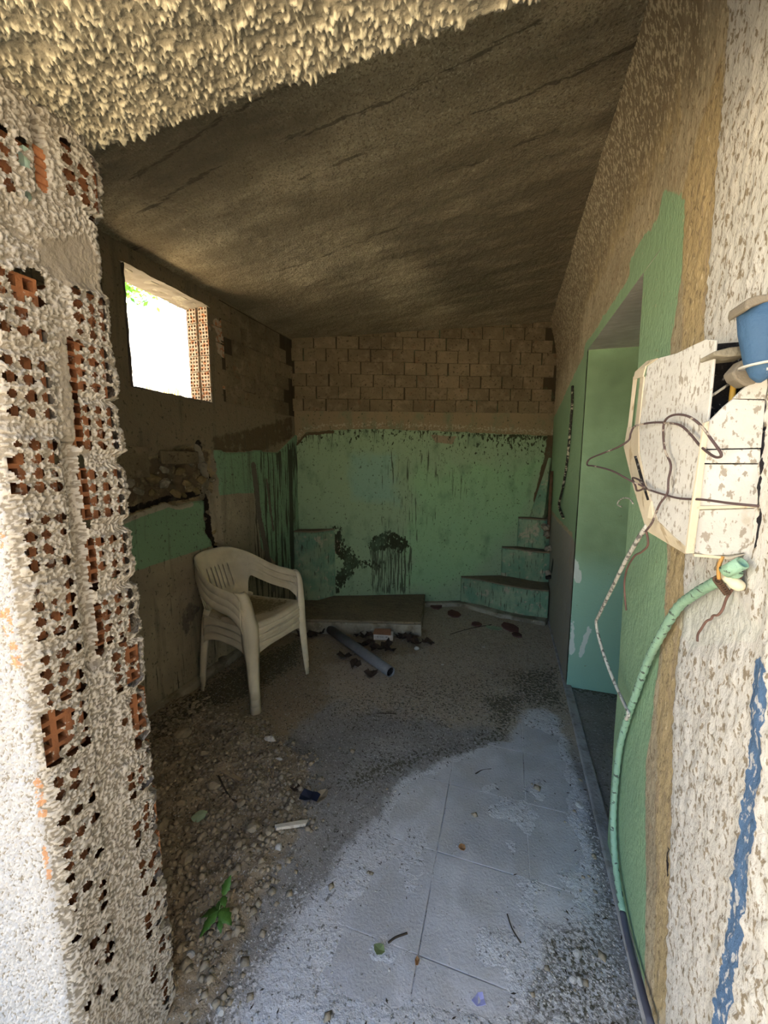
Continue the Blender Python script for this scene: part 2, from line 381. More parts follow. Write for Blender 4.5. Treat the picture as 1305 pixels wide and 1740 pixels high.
# ------------------------------------------------------------------ room dimensions
XL, XR = -1.82, 0.40                 # left and right wall faces
A = np.array([-1.82, 3.09]); Bp = np.array([0.40, 3.97])     # back wall runs slightly askew
bd = (Bp-A)/np.hypot(*(Bp-A)); BL = float(np.hypot(*(Bp-A))); bn = np.array([bd[1], -bd[0]])   # bn faces the room
def ceil_z(x): return 2.45+0.09*(x+1.82)
def back_uv(x, y):
    p = on_plane(x, y, np.array([A[0], A[1], 0.0]), np.array([bn[0], bn[1], 0.0]))
    return float((p[:2]-A) @ bd), float(p[2])
def left_uv(x, y): p = on_x(x, y, XL); return float(p[1]), float(p[2])
def right_uv(x, y): p = on_x(x, y, XR); return float(p[1]), float(p[2])
def jamb_uv(x, y): p = on_x(x, y, -0.75); return float(p[1]), float(p[2])

# ---- ground outside and floor
def rng_grid(x0, x1, y0, y1, st):
    nx = int(round((x1-x0)/st))+1; ny = int(round((y1-y0)/st))+1
    return np.meshgrid(np.linspace(x0, x1, nx), np.linspace(y0, y1, ny), indexing='ij')
MOUND = [on_z(*q)[:2] for q in [(230, 1200), (340, 1190), (430, 1240), (520, 1300), (520, 1400), (470, 1480), (430, 1560), (390, 1660), (350, 1760)]]
MOUND = [tuple(p) for p in MOUND]+[(-0.76, 0.30), (-1.80, 0.60), (-1.82, 1.5)]
TX = [-0.495, -0.185, 0.126, 0.37]; TY = [0.60, 0.90, 1.205, 1.51, 1.80, 2.08]
CLEAN = [(-0.62, 0.45), (-0.55, 0.95), (-0.42, 1.30), (-0.42, 1.47), (-0.22, 1.68), (0.02, 1.86), (0.12, 2.15), (0.30, 2.25), (0.36, 1.6), (0.33, 1.2), (0.12, 0.86), (-0.05, 0.62), (-0.1, 0.45)]
def floor_h(X, Y):
    m = inside(MOUND, X, Y, 0.10)
    h = m*(0.012+0.03*fbm(X*5, Y*5, 3, 5)) + m*0.034*(fbm(X*19, Y*19, 3, 9)-0.35)
    h = h + m*0.010*np.maximum(0, fbm(X*60, Y*60, 2, 2)-0.4)*3
    h = h + 0.006*fbm(X*14, Y*14, 4, 3) + 0.003
    t = inside([(-0.44, 0.74), (-0.36, 1.42), (-0.12, 1.72), (0.12, 2.00), (0.30, 1.98), (0.30, 1.25), (0.05, 0.86)], X, Y, 0.07)
    h = h - t*0.012*np.clip(fbm(X*8, Y*8, 3, 21)*1.5, 0, 1)
    far = sst(2.6, 3.2, Y)
    return h + far*0.006*fbm(X*30, Y*30, 2, 4)
X, Y = rng_grid(-1.86, 0.43, 0.30, 4.0, 0.0105)
Z = floor_h(X, Y)
V = np.stack([X, Y, Z], -1).reshape(-1, 3)
brown = inside(MOUND, X, Y, 0.10)
brown = np.maximum(brown, 0.75*inside([(-1.86, 1.2), (-1.0, 1.45), (-0.9, 1.9), (-1.1, 2.2), (-0.5, 2.6), (-0.55, 3.0), (-1.9, 3.2)], X, Y, 0.15))
clean = inside(CLEAN, X, Y, 0.10)
litter = 0.9*inside([tuple(on_z(*q)[:2]) for q in [(560, 1330), (640, 1290), (780, 1270), (840, 1235), (800, 1180), (960, 1170), (965, 1210), (900, 1190), (860, 1260), (720, 1300), (600, 1350)]], X, Y, 0.12)
litter = np.maximum(litter, 0.75*inside([tuple(on_z(*q)[:2]) for q in [(850, 1140), (955, 1130), (965, 1215), (880, 1200)]], X, Y, 0.1))
litter = np.maximum(litter, 0.8*inside([tuple(on_z(*q)[:2]) for q in [(880, 1560), (1010, 1580), (1100, 1740), (880, 1740), (920, 1640)]], X, Y, 0.08))
litter = np.maximum(litter, 0.5*inside([tuple(on_z(*q)[:2]) for q in [(480, 1180), (900, 1120), (860, 1230), (600, 1260)]], X, Y, 0.2))
litter = np.maximum(litter, 0.95*inside([tuple(on_z(*q)[:2]) for q in [(235, 1245), (380, 1140), (520, 1080), (510, 1130), (440, 1180), (330, 1235), (250, 1300)]], X, Y, 0.10))
far = sst(1.5, 2.2, Y)
sweep = np.maximum(0.6*inside([(-0.75, 0.3), (-0.6, 1.0), (-0.2, 0.85), (0.4, 1.6), (0.4, 0.3)], X, Y, 0.12), 0.25*clean)
fl = link('floor', npmesh('floor', V, lattice(*X.shape), dict(brown=brown, clean=clean*(1-litter*0.8), litter=litter, far=far, sweep=sweep)), M['floor'])
tag(fl, kind='structure')
for i in range(3):
    for j in range(5):
        g = 0.0015; x0, x1, y0, y1 = TX[i]+g, TX[i+1]-g, TY[j]+g, TY[j+1]-g; t = 0.0005+0.001*random.random()
        b = MB().box((x0, y0, -0.02), (x1, y1, t)); o = b.build('tile', M['tile'], fl); bevel(o, 0.001, 1)
GX, GY = rng_grid(-16, 14, -16, 16, 0.25)
keep = ~((cellmean(GX) > -1.95) & (cellmean(GX) < 1.55) & (cellmean(GY) > 0.32) & (cellmean(GY) < 4.1))
g = link('ground', npmesh('ground', np.stack([GX, GY, -0.03+0.02*fbm(GX*1.5, GY*1.5, 3)], -1).reshape(-1, 3), lattice(*GX.shape, keep=keep)), M['earth_out'])
tag(g, kind='structure')

# ---- ceiling and the added slab above it
X, Y = rng_grid(-1.86, 0.42, 0.50, 4.1, 0.0125)
Z = ceil_z(X) - 0.016*fbm(X*3, Y*9, 3, 2) - 0.010*fbm(X*55, Y*55, 2, 8)
boards = np.zeros_like(X)
for q in [(0.86, 0.2), (0.99, 0.6), (1.18, 1.0), (1.33, 0.4), (1.52, 0.9), (1.74, 0.3), (2.02, 0.8)]:
    yy = q[0]+0.02*np.sin(X*5+q[1]*9)-0.05*X
    d = np.abs(Y-yy); b = (1-sst(0.004, 0.022, d))*sst(0.35, 0.6, fbm(X*2.5+q[1]*31, Y*0+q[1], 2, 6))
    boards = np.maximum(boards, b); Z = Z+0.002*b
soot = np.maximum(inside([(-1.9, 0.5), (-1.9, 1.1), (-1.55, 1.6), (-0.4, 1.3), (0.5, 1.1), (0.5, 0.5)], X, Y, 0.35)*0.55, inside([(-0.9, 1.9), (0.5, 1.4), (0.5, 3.9), (-0.5, 3.3)], X, Y, 0.4)*0.6)
ce = link('ceiling', npmesh('ceiling', np.stack([X, Y, Z], -1).reshape(-1, 3), lattice(*X.shape, flip=True), dict(boards=boards, soot=soot)), M['ceiling'])
tag(ce, kind='structure')
rf = MB().box((-2.10, 0.36, 2.70), (1.7, 4.4, 2.85)).build('sun_block_slab', M['earth_out']); tag(rf, kind='structure')  # unseen slab added over the ceiling so no sun leaks in

# ---- left wall
WY0, WY1, WZ0, WZ1 = 1.525, 2.10, 1.755, 2.345
us = np.linspace(0.56, 3.14, 236); vs = np.linspace(0, 2.50, 230)
U, Vv = np.meshgrid(us, vs, indexing='ij')
P1 = [left_uv(*q) for q in [(150, 900), (215, 880), (240, 868), (280, 855), (300, 860), (330, 852), (346, 850), (343, 880), (348, 905), (362, 930), (369, 965), (369, 1160), (240, 1240), (100, 1330)]]
P2 = [left_uv(*q) for q in [(362, 790), (364, 766), (372, 763), (385, 768), (400, 770), (430, 765), (470, 770), (500, 740), (520, 738), (520, 1070), (500, 1080), (380, 1150), (380, 1000), (376, 930), (374, 890), (368, 850), (372, 815)]]
noi = 0.02*(fbm(U*16, Vv*16, 3, 31)-0.5)
p1 = inside(P1, U+noi, Vv+noi, 0.006); p2 = inside(P2, U+noi, Vv+noi, 0.006)
pl = np.maximum(p1, p2)
disp = 0.024*pl - 0.012 + 0.008*fbm(U*9, Vv*9, 3, 4)
RUB = [left_uv(*q) for q in [(190, 790), (250, 780), (300, 760), (340, 755), (365, 765), (368, 800), (366, 840), (340, 850), (300, 858), (200, 885)]]
rub = inside(RUB, U, Vv, 0.02)*(1-pl)
disp -= rub*0.03*fbm(U*22, Vv*22, 3, 14)*2.0 - rub*0.01
CR = [left_uv(*q) for q in [(342, 756), (352, 785), (360, 812), (352, 840), (356, 870), (360, 905), (371, 935), (373, 1010), (374, 1080)]]
crack = near_line(CR, U+noi*1.5, Vv, 0.045)*(1-pl)
disp -= 0.035*crack
ledge = near_line([left_uv(*q) for q in [(190, 882), (250, 858), (300, 846), (345, 838)]], U, Vv+noi, 0.035)*(1-pl)
crack = np.maximum(crack*0.95, ledge*0.65)
green = np.maximum(inside([left_uv(*q) for q in [(100, 800), (240, 800), (400, 800), (365, 925), (330, 936), (280, 952), (220, 972), (130, 1010)]], U, Vv, 0.03)*p1,
                   np.maximum(inside([left_uv(*q) for q in [(355, 700), (525, 700), (525, 1000), (500, 990), (470, 960), (440, 930), (433, 838), (400, 838), (370, 842)]], U, Vv, 0.02)*p2, 0))
cream = p1*(1-inside(P1, U+noi, Vv+noi+0.025, 0.01))*(Vv > 1.0)*(U < 1.86)*0.9
upper = (1-pl)*inside([(0, 1.0), (0, 2.6), (4, 2.6), (4, 1.55), (2.0, 1.42), (1.2, 1.0)], U, Vv, 0.03)
earth = (1-pl)*np.maximum(inside([left_uv(*q) for q in [(360, 740), (500, 705), (500, 745), (440, 775), (365, 780)]], U, Vv, 0.05)*0.62, 0.6*inside(RUB, U, Vv, 0.05))
streak = 0.55*inside([left_uv(*q) for q in [(425, 760), (520, 740), (520, 1080), (400, 1130), (420, 1000)]], U, Vv, 0.06)*p2 + 0.35*p1*(Vv < 0.85)
streak = np.maximum(streak, 0.95*near_line([left_uv(*q) for q in [(490, 770), (495, 990)]], U, Vv, 0.05)*p2)
cm = np.maximum(near_line([left_uv(*q) for q in [(428, 792), (438, 880), (455, 960), (462, 1000)]], U, Vv, 0.045), near_line([left_uv(*q) for q in [(450, 815), (462, 900)]], U, Vv, 0.02))*p2
cm = np.maximum(cm*0.85, 0.6*inside([left_uv(*q) for q in [(318, 1022), (340, 1030), (322, 1060), (312, 1090), (303, 1060), (305, 1035)]], U, Vv, 0.02))
keep = ~((cellmean(U) > WY0) & (cellmean(U) < WY1) & (cellmean(Vv) > WZ0) & (cellmean(Vv) < WZ1))
LV = np.stack([XL+disp, U, Vv], -1).reshape(-1, 3)
wl_ = link('wall_left', npmesh('wall_left', LV, lattice(*U.shape, keep=keep), dict(green=green, cream=cream, upper=upper, joint=0.85*sst(1.775, 1.785, Vv)*(Vv < 2.425)*((U < WY0-0.10) | (U > WY1+0.10)), rubble=rub*0.8, earth=earth, streak=streak, cable_mark=cm, crack=crack)), M['plaster_left'])
tag(wl_, kind='structure')
XO = -2.0
c = MB()
c.box((XO, 0.5, 0), (XL-0.045, WY0, 2.7)); c.box((XO, WY1, 0), (XL-0.045, 3.4, 2.7))
c.box((XO, WY0, 0), (XL-0.045, WY1, WZ0)); c.box((XO, WY0, WZ1), (XL-0.045, WY1, 2.7))
c.build('masonry', M['cement'], wl_)
# rough reveals round the opening (each face as a small displaced sheet)
def reveal(axis, fixed, a0, a1, sgn):
    xs = np.linspace(XO, XL+0.004, 16); ts = np.linspace(a0, a1, 50)
    P, Q = np.meshgrid(xs, ts, indexing='ij'); d = 0.010*fbm(P*30, Q*30, 2, int(fixed*10))
    W = np.stack([P, Q, fixed+sgn*d], -1) if axis == 'z' else np.stack([P, fixed+sgn*d, Q], -1)
    o = link('reveal', npmesh('reveal', W.reshape(-1, 3), lattice(*P.shape)), M['render'], wl_)
reveal('z', WZ0, WY0-0.01, WY1+0.01, 1); reveal('z', WZ1+0.004, WY0-0.01, WY1+0.01, -1); reveal('y', WY0, WZ0, WZ1, 1)

# solid bricks laid in the exposed masonry
def solid_brick_mesh(L, Hh, D, seed):
    r = random.Random(seed); e = 0.0045; V = []
    for (y, k) in ((-D, 0), (0, 0), (0.007, e)):
        for (sx, sz) in ((-1, -1), (1, -1), (1, 1), (-1, 1)):
            V.append((sx*(L/2-k*.5)+r.uniform(-.0015, .0015), y+(r.uniform(-.002, .002) if k else 0), sz*(Hh/2-k*.6)+r.uniform(-.0015, .0015)))
    Fs = [(8, 9, 10, 11)]+[(i*4+k, i*4+(k+1) % 4, (i+1)*4+(k+1) % 4, (i+1)*4+k) for i in (0, 1) for k in range(4)]
    return faces_mesh('brick', V, Fs)
SB = [solid_brick_mesh(0.1885-0.0012*s, 0.1068, 0.05, s) for s in range(4)]
for m_ in SB: m_.materials.append(M['brick_dirty'])
def lay(parent, place, u0, u1, v0, v1, rz, skip=lambda u, v: False, LL=0.196, HH=0.107):
    v = v1-HH/2; row = 0
    while v > v0+HH*0.4:
        u = u0+(0.5 if row % 2 else 0.0)*LL+random.uniform(-.02, .02)
        while u < u1:
            if not skip(u, v):
                o = link('brick', random.choice(SB), None, parent)
                o.location = place(u, v+random.uniform(-.0012, .0012), random.uniform(-.004, .0005)); o.rotation_euler = (random.uniform(-.01, .01), random.uniform(-.012, .012), rz+random.uniform(-.012, .012))
            u += LL+random.uniform(-.004, .004)
        v -= HH; row += 1
lay(wl_, lambda u, v, d: (XL-0.004+d, u, v), 0.66, 3.02, 1.78, 2.42, -pi/2, skip=lambda u, v: WY0-0.11 < u < WY1+0.11 or u > 3.0)

# ---- hollow clay bricks (end face looks along +X)
def hollow_brick_mesh(w=0.075, h=0.10, L=0.16, nc=3, nr=4, hw=0.0150, hh=0.0165):
    ys = [-w/2]; zs = [-h/2]
    for i in range(nc): c_ = -w/2+w*(i+0.5)/nc; ys += [c_-hw/2, c_+hw/2]
    for i in range(nr): c_ = -h/2+h*(i+0.5)/nr; zs += [c_-hh/2, c_+hh/2]
    ys.append(w/2); zs.append(h/2)
    V = []; Fs = []; idx = {}
    def vt(x, y, z):
        k = (round(x, 5), round(y, 5), round(z, 5))
        if k not in idx: idx[k] = len(V); V.append(k)
        return idx[k]
    for i in range(len(ys)-1):
        for j in range(len(zs)-1):
            y0, y1, z0, z1 = ys[i], ys[i+1], zs[j], zs[j+1]
            if i % 2 == 1 and j % 2 == 1:
                D = -0.11
                Fs += [(vt(D, y0, z0), vt(D, y1, z0), vt(D, y1, z1), vt(D, y0, z1))]
                for (a, b) in (((y0, z0), (y1, z0)), ((y1, z0), (y1, z1)), ((y1, z1), (y0, z1)), ((y0, z1), (y0, z0))):
                    Fs.append((vt(0, *a), vt(0, *b), vt(D, *b), vt(D, *a)))
            else: Fs.append((vt(0, y0, z0), vt(0, y1, z0), vt(0, y1, z1), vt(0, y0, z1)))
    for (a, b) in (((-w/2, -h/2), (w/2, -h/2)), ((w/2, -h/2), (w/2, h/2)), ((w/2, h/2), (-w/2, h/2)), ((-w/2, h/2), (-w/2, -h/2))):
        Fs.append((vt(0, *a), vt(0, *b), vt(-L, *b), vt(-L, *a)))
    me = faces_mesh('brick', V, Fs); return me
HB = hollow_brick_mesh(); HB.materials.append(M['brick_orange'])
HW = hollow_brick_mesh(0.068, 0.092, 0.14, 3, 4, 0.0125, 0.0135); HW.materials.append(M['brick_splashed'])
for cx in (-1.862, -1.948):
    for k in range(6):
        o = link('brick', HW, None, wl_); o.location = (cx+random.uniform(-.003, .003), WY1-0.012+random.uniform(-.006, .004), WZ0+0.052+k*0.0985)
        o.rotation_euler = (0, random.uniform(-.03, .03), -pi/2)

rr_ = random.Random(5)
def rubble(u, v, s, mat, dx=0.0):
    bm = bmesh.new(); bmesh.ops.create_icosphere(bm, subdivisions=1, radius=1)
    for q in bm.verts: q.co = Vector((q.co.x*s*.5, q.co.y*s*rr_.uniform(.8, 1.4), q.co.z*s*rr_.uniform(.5, .9)))+Vector((rr_.uniform(-.1, .1)*s, rr_.uniform(-.15, .15)*s, 0))
    me = bpy.data.meshes.new('rubble_stone'); bm.to_mesh(me); bm.free(); o = link('rubble_stone', me, mat, wl_); o.location = (XL-0.012+dx, u, v); o.rotation_euler = (rr_.uniform(-.6, .6), 0, 0)
for (x, y, s) in [(345, 815, .035), (362, 815, .03), (338, 835, .03), (300, 838, .04), (322, 822, .035), (280, 820, .04), (262, 812, .045), (310, 800, .035), (285, 798, .03), (330, 790, .03), (240, 835, .04), (225, 822, .035), (352, 790, .028), (356, 838, .025), (358, 870, .02), (366, 905, .02), (352, 882, .016), (374, 950, .018), (370, 925, .016), (265, 838, .03), (318, 842, .025), (300, 780, .025), (210, 845, .035), (375, 985, .016)]:
    u_, v_ = left_uv(x, y); rubble(u_, v_, s, M['cement'] if rr_.random() < .4 else M['rubble'], rr_.uniform(-.012, .008))
u_, v_ = left_uv(228, 787)
b = MB(); b.box((XL-0.02, u_-0.13, v_-0.075), (XL+0.004, u_+0.085, v_+0.085)); o = b.build('concrete_block', M['brick_dirty'], wl_); bevel(o, 0.004, 2)
u_, v_ = left_uv(305, 778)
b = MB(); b.box((XL-0.02, u_-0.13, v_-0.035), (XL+0.010, u_+0.14, v_+0.04)); o = b.build('concrete_block', M['brick_dirty'], wl_); bevel(o, 0.006, 2)

# kerb along the foot of the left wall
b = MB(); b.prism([(XL-0.03, 0.55), (XL+0.075, 0.55), (XL+0.06, 3.1), (XL-0.03, 3.1)], 0, 0.05)
o = b.build('baseboard_left', M['cement']); tag(o, kind='structure'); bevel(o, 0.012, 3)

# ---- back wall
us = np.linspace(0, BL, 230); vs = np.linspace(0, 2.68, 256)
U, Vv = np.meshgrid(us, vs, indexing='ij')
TOPL = [back_uv(*q) for q in [(480, 748), (505, 752), (520, 735), (560, 731), (600, 729), (680, 730), (740, 732), (800, 735), (860, 738), (950, 741)]]
top = np.interp(U, [p[0] for p in TOPL], [p[1] for p in TOPL])+0.012*(fbm(U*14, U*0, 3, 6)-0.5)
pl = sst(-0.006, 0.006, top-Vv)
disp = 0.012*pl-0.006+0.006*fbm(U*9, Vv*9, 3, 44)
lip = np.exp(-((Vv-top-0.012)/0.012)**2)*0.010*fbm(U*8, U*0, 2, 3); disp = disp+lip
green = pl*(1-0.8*inside([back_uv(*q) for q in [(500, 985), (522, 978), (535, 1000), (545, 1012), (500, 1020)]], U, Vv, 0.03))
bare = np.maximum(inside([back_uv(*q) for q in [(730, 738), (775, 742), (768, 755), (740, 752)]], U, Vv, 0.02), 0.7*inside([back_uv(*q) for q in [(565, 905), (580, 920), (578, 945), (562, 940)]], U, Vv, 0.02))
bare = np.maximum(bare, 0.8*inside([back_uv(*q) for q in [(728, 700), (752, 700), (745, 725), (735, 728)]], U, Vv, 0.01))
upper = 1-pl
crumb = np.exp(-((Vv-top-0.04)/0.05)**2)*(1-pl)*0.8
mould = np.exp(-np.maximum(0, top-Vv)/0.13)*pl*np.interp(U, [0, 0.35, 0.6, 1.0, 1.4, 2.0, BL], [0.45, .35, 0.55, 0.5, .45, 0.8, 0.8])
mould = np.maximum(mould, 0.5*np.exp(-np.maximum(0, top-Vv)/0.22)*pl*sst(0.9, 1.8, U))
mould = np.maximum(mould, 0.85*near_line([back_uv(*q) for q in [(570, 905), (578, 930), (600, 955), (590, 970), (565, 1002), (545, 1015)]], U, Vv, 0.09))
mould = np.maximum(mould, 0.6*near_line([back_uv(*q) for q in [(590, 955), (650, 960)]], U, Vv, 0.06))
mould = np.maximum(mould, 0.95*near_line([back_uv(*q) for q in [(640, 925), (660, 915), (680, 925)]], U, Vv, 0.11))
drip = np.maximum(0.75*inside([back_uv(*q) for q in [(625, 920), (705, 925), (700, 1010), (630, 1010)]], U, Vv, 0.05), 0.5*inside([back_uv(*q) for q in [(640, 760), (770, 760), (800, 840), (640, 1000)]], U, Vv, 0.12))
drip = np.maximum(drip, 0.55*np.exp(-np.maximum(0, top-Vv)/0.35)*pl)
earth = np.maximum(0.95*np.exp(-((Vv-top+0.012)/0.02)**2)*pl*(U < 0.35), np.exp(-Vv/0.05)*0)
earth = np.maximum(earth, 0.85*inside([back_uv(*q) for q in [(905, 850), (922, 780), (930, 740), (955, 740), (945, 870), (940, 960), (930, 960), (922, 900)]], U, Vv, 0.03))
gl = pl*inside([back_uv(*q) for q in [(700, 790), (920, 780), (900, 860), (840, 950), (760, 1000), (680, 1000)]], U, Vv, 0.2)
bl = pl*inside([back_uv(*q) for q in [(590, 770), (670, 770), (680, 860), (600, 850)]], U, Vv, 0.15)
zt = back_uv(700, 700)[1]
W = np.stack([A[0]+bd[0]*U+bn[0]*disp, A[1]+bd[1]*U+bn[1]*disp, Vv], -1).reshape(-1, 3)
wb = link('wall_back', npmesh('wall_back', W, lattice(*U.shape), dict(green=green, greenlight=gl, bluish=bl, bare=bare, upper=upper, joint=sst(zt-.004, zt+.004, Vv)*0.9, crumb=crumb, mould=mould, drip=drip, earth=earth)), M['plaster_back'])
tag(wb, kind='structure')
o = MB().prism([(A[0]-0.2, A[1]-0.02), (Bp[0]+.15, Bp[1]+0.12), (Bp[0]+.15, Bp[1]+0.3), (A[0]-0.2, A[1]+0.2)], 0, 2.7).build('masonry', M['cement'], wb)
zt = back_uv(700, 700)[1]
ang = math.atan2(bd[1], bd[0])
def bplace(u, v, d): d -= 0.003; return (A[0]+bd[0]*u+bn[0]*d, A[1]+bd[1]*u+bn[1]*d, v)
lay(wb, bplace, 0.0, BL+0.02, zt+0.0, zt+0.107*9, ang+pi, skip=lambda u, v: v > ceil_z(A[0]+bd[0]*u)+0.03 or u > BL-0.03)
# mortar kerb at the foot of the back wall
kp = [np.array([-0.75, 3.50]), np.array([-0.37, 3.635]), np.array([-0.30, 3.60]), np.array([-0.02, 3.47]), np.array([0.36, 3.40])]
b = MB(); fr = [(p[0], p[1]-0.05) for p in kp]; bk = [(p[0]+0.03, p[1]+0.06) for p in kp]
b.prism(fr+bk[::-1], 0, 0.045); o = b.build('baseboard_back', M['cement']); tag(o, kind='structure'); bevel(o, 0.012, 2)

# ---- right wall with the doorway
DY0, DY1, DZ = 1.47, 2.455, 1.99
us = np.linspace(-0.6, 4.02, 400); us = np.unique(np.concatenate([np.linspace(-0.6, 0.55, 40), np.arange(0.55, 1.6, 0.008), np.arange(1.6, 4.03, 0.014), [DY0, DY1]])); vs = np.arange(0, 2.76, 0.00995)
us = us[(np.abs(us-DY0) > 0.003) & (np.abs(us-DY1) > 0.004)]; us = np.sort(np.concatenate([us, [DY0, DY1]]))
U, Vv = np.meshgrid(us, vs, indexing='ij')
wob = 0.02*(fbm(U*9, Vv*9, 3, 71)-0.5)
def rp(*qs): return [right_uv(*q) for q in qs]
YW = np.interp(Vv, [0, .17, .8, 2.2, 2.7], [0.86, 0.89, 1.0, 1.07, 1.09])     # edge of the outer white coat
white = sst(-0.01, 0.01, YW-U+wob*0.3)
tan_edge = np.interp(Vv, [0, 0.55, 1.0, 1.7, 1.95, 2.1, 2.3, 2.7], [1.00, 1.135, 1.11, 1.235, 1.23, 1.34, 1.45, 1.45])
g1 = sst(-0.012, 0.012, U-tan_edge+wob*0.6)*sst(0, 0.03, 2.12-Vv+wob*2)*(U < 1.7)
g1 = g1*(1-sst(1.34, 1.40, U)*sst(2.03, 2.06, Vv)*sst(1.46, 1.5, U)*0)
g2 = sst(0, 0.02, 2.055+wob*1.5-Vv)*(U >= 1.3)*(U < 2.56)
gfar = sst(0, 0.03, U-2.40)*sst(0, 0.03, 2.02-0.15*(U-2.5)+wob-Vv)*sst(0, 0.03, Vv-0.93-wob)
green = np.clip(np.maximum(np.maximum(g1, g2), gfar), 0, 1)
green = np.maximum(green, 0.9*inside(rp((1130, 320), (1168, 335), (1160, 470), (1148, 560), (1100, 560), (1098, 460)), U, Vv, 0.02))
grey = (U > 2.40)*sst(0, 0.03, 0.93+wob-Vv)*1.0
stain = inside(rp((1235, 60), (1160, 330), (1165, 560), (1140, 940), (1120, 1200), (1112, 1740), (1150, 1700), (1172, 1200), (1235, 560)), U, Vv, 0.03)*(1-white)
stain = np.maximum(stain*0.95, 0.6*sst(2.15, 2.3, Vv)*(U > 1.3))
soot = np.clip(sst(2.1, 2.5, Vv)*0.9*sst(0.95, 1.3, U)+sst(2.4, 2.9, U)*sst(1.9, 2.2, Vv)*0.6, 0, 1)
smooth_ = inside(rp((1190, 960), (1250, 1005), (1300, 1070), (1290, 1090), (1180, 1100), (1150, 1060)), U, Vv, 0.03)
rgh = np.clip(white+0.9*(1-green)*(1-grey)*(1-white), 0, 1)
flecks = np.clip(0.50*white+0.42*(1-white)*(1-0.6*green)*(1-grey), 0, 1)*(1-0.5*smooth_)
streak = 0.5*(1-white)*(1-green*0.75)*(1-soot*0.5)*(U < 2.4)+0.4*grey
BW = np.interp(Vv, [0, .4, .8, 1.09], [0.70, 0.709, 0.709, 0.733])
blue = sst(0, 0.006, BW-U+0.004)*sst(0, 0.008, U-(BW-0.040+wob*0.1))*sst(0, 0.03, 1.09-Vv)
chip = 0.85*near_line([(0.962, 0.48), (0.955, 0.45), (0.951, 0.42)], U, Vv, 0.007)
darkm = np.clip(np.maximum(chip, near_line([(0.772, 1.24), (0.785, 1.38), (0.80, 1.47)], U, Vv, 0.006)), 0, 1)
darkm = np.maximum(darkm, 0.9*near_line([right_uv(940, 955), right_uv(938, 968)], U, Vv, 0.05))
dsp = rgh*0.007*np.maximum(0, fbm(U*110, Vv*60, 2, 12)-0.38)*1.6+0.004*fbm(U*7, Vv*7, 3, 1)+0.004*white
dsp = dsp + 0.010*sst(0, 0.03, 0.74-U)*sst(0, 0.03, Vv-0.0)*fbm(U*40, Vv*40, 2, 5)
dsp = dsp - 0.006*smooth_
cove = np.where(Vv > 2.2, ((Vv-2.2)/0.42)**2*0.075, 0)
YY = U+np.where(Vv < 2.05, ((1.405+0.063*Vv)-DY0)*np.exp(-((U-DY0)/0.16)**2), 0)
keep = ~((cellmean(U) > DY0) & (cellmean(U) < DY1) & (cellmean(Vv) < DZ))
W = np.stack([XR-dsp-cove, YY, Vv], -1).reshape(-1, 3)
wr = link('wall_right', npmesh('wall_right', W, lattice(*U.shape, keep=keep, flip=True), dict(white=white, green=green, grey=grey, stain=stain, soot=soot, pale=(0.42+0.3*soot)*(1-white)*(1-green)*(1-grey)+0.30*green*(Vv > 1.6), smooth=smooth_, flecks=flecks, streak=streak, blue=blue, dark=darkm)), M['plaster_right'])
tag(wr, kind='structure')
c = MB(); c.box((XR+0.035, -0.6, 0), (0.62, DY0-0.08, 2.72)); c.box((XR+0.035, DY1+0.03, 0), (0.62, 4.3, 2.72)); c.box((XR+0.035, DY0-0.1, DZ+0.03), (0.62, DY1+0.05, 2.72))
c.build('masonry', M['cement'], wr)

# ---- small room seen through the doorway
def sheet(name, fn, nu, nv, mat, parent=None, attrs=None, flip=False):
    s, t = np.meshgrid(np.linspace(0, 1, nu), np.linspace(0, 1, nv), indexing='ij'); W = fn(s, t)
    return link(name, npmesh(name, np.stack(W, -1).reshape(-1, 3), lattice(nu, nv, flip=flip), attrs(s, t) if attrs else None), mat, parent)
o = sheet('wall_alcove_far', lambda s, t: (0.402+1.1*s, DY1-0.003-0.004*fbm(s*9, t*18, 3, 3), -0.02+(DZ+0.03)*t+0.012*s), 70, 130, M['alcove'],
          attrs=lambda s, t: dict(low=1-sst(0.25, 0.55, t), chip=np.maximum(near_line([(0.0, 0.39), (0.02, 0.36)], s, t, 0.03), np.maximum(inside([(0, 0.1), (0.03, 0.13), (0.01, 0.24), (0.0, 0.27)], s, t, 0.01), 0.8*near_line([(0.09, 0.2), (0.06, 0.12)], s, t, 0.018)))))
tag(o, kind='structure')
o = sheet('wall_alcove_back', lambda s, t: (1.5+0*s, 1.35+1.2*s, 2.02*t), 8, 8, M['alcove']); tag(o, kind='structure')
o = sheet('wall_alcove_near', lambda s, t: (0.43+1.1*s, DY0-0.03+0*s, 2.02*t), 8, 8, M['alcove']); tag(o, kind='structure')
o = sheet('ceiling_alcove', lambda s, t: (0.397+1.15*s, 1.38+1.1*t, DZ+0.003-0.006*fbm(s*6, t*6, 2, 3)), 40, 40, M['alcove_head'], flip=True); tag(o, kind='structure')
X, Y = rng_grid(0.40, 1.52, 1.36, 2.50, 0.02)
o = link('floor_alcove', npmesh('floor_alcove', np.stack([X, Y, 0.004+0.006*fbm(X*12, Y*12, 3, 8)], -1).reshape(-1, 3), lattice(*X.shape), dict(far=0*X+0.3, litter=np.exp(-(2.45-Y)/0.12)*0.9, brown=0*X, clean=0*X+0.2, sweep=0*X)), M['floor']); tag(o, kind='structure')
# raised threshold strip along the wall foot
b = MB(); b.prism([(0.372, 0.86), (0.405, 0.86), (0.425, 1.45), (0.43, 2.5), (0.42, 3.45), (0.385, 3.45), (0.385, 2.5), (0.375, 1.3)], 0.0, 0.020)
o = b.build('trim_threshold', M['sill']); tag(o, kind='structure'); bevel(o, 0.006, 2)

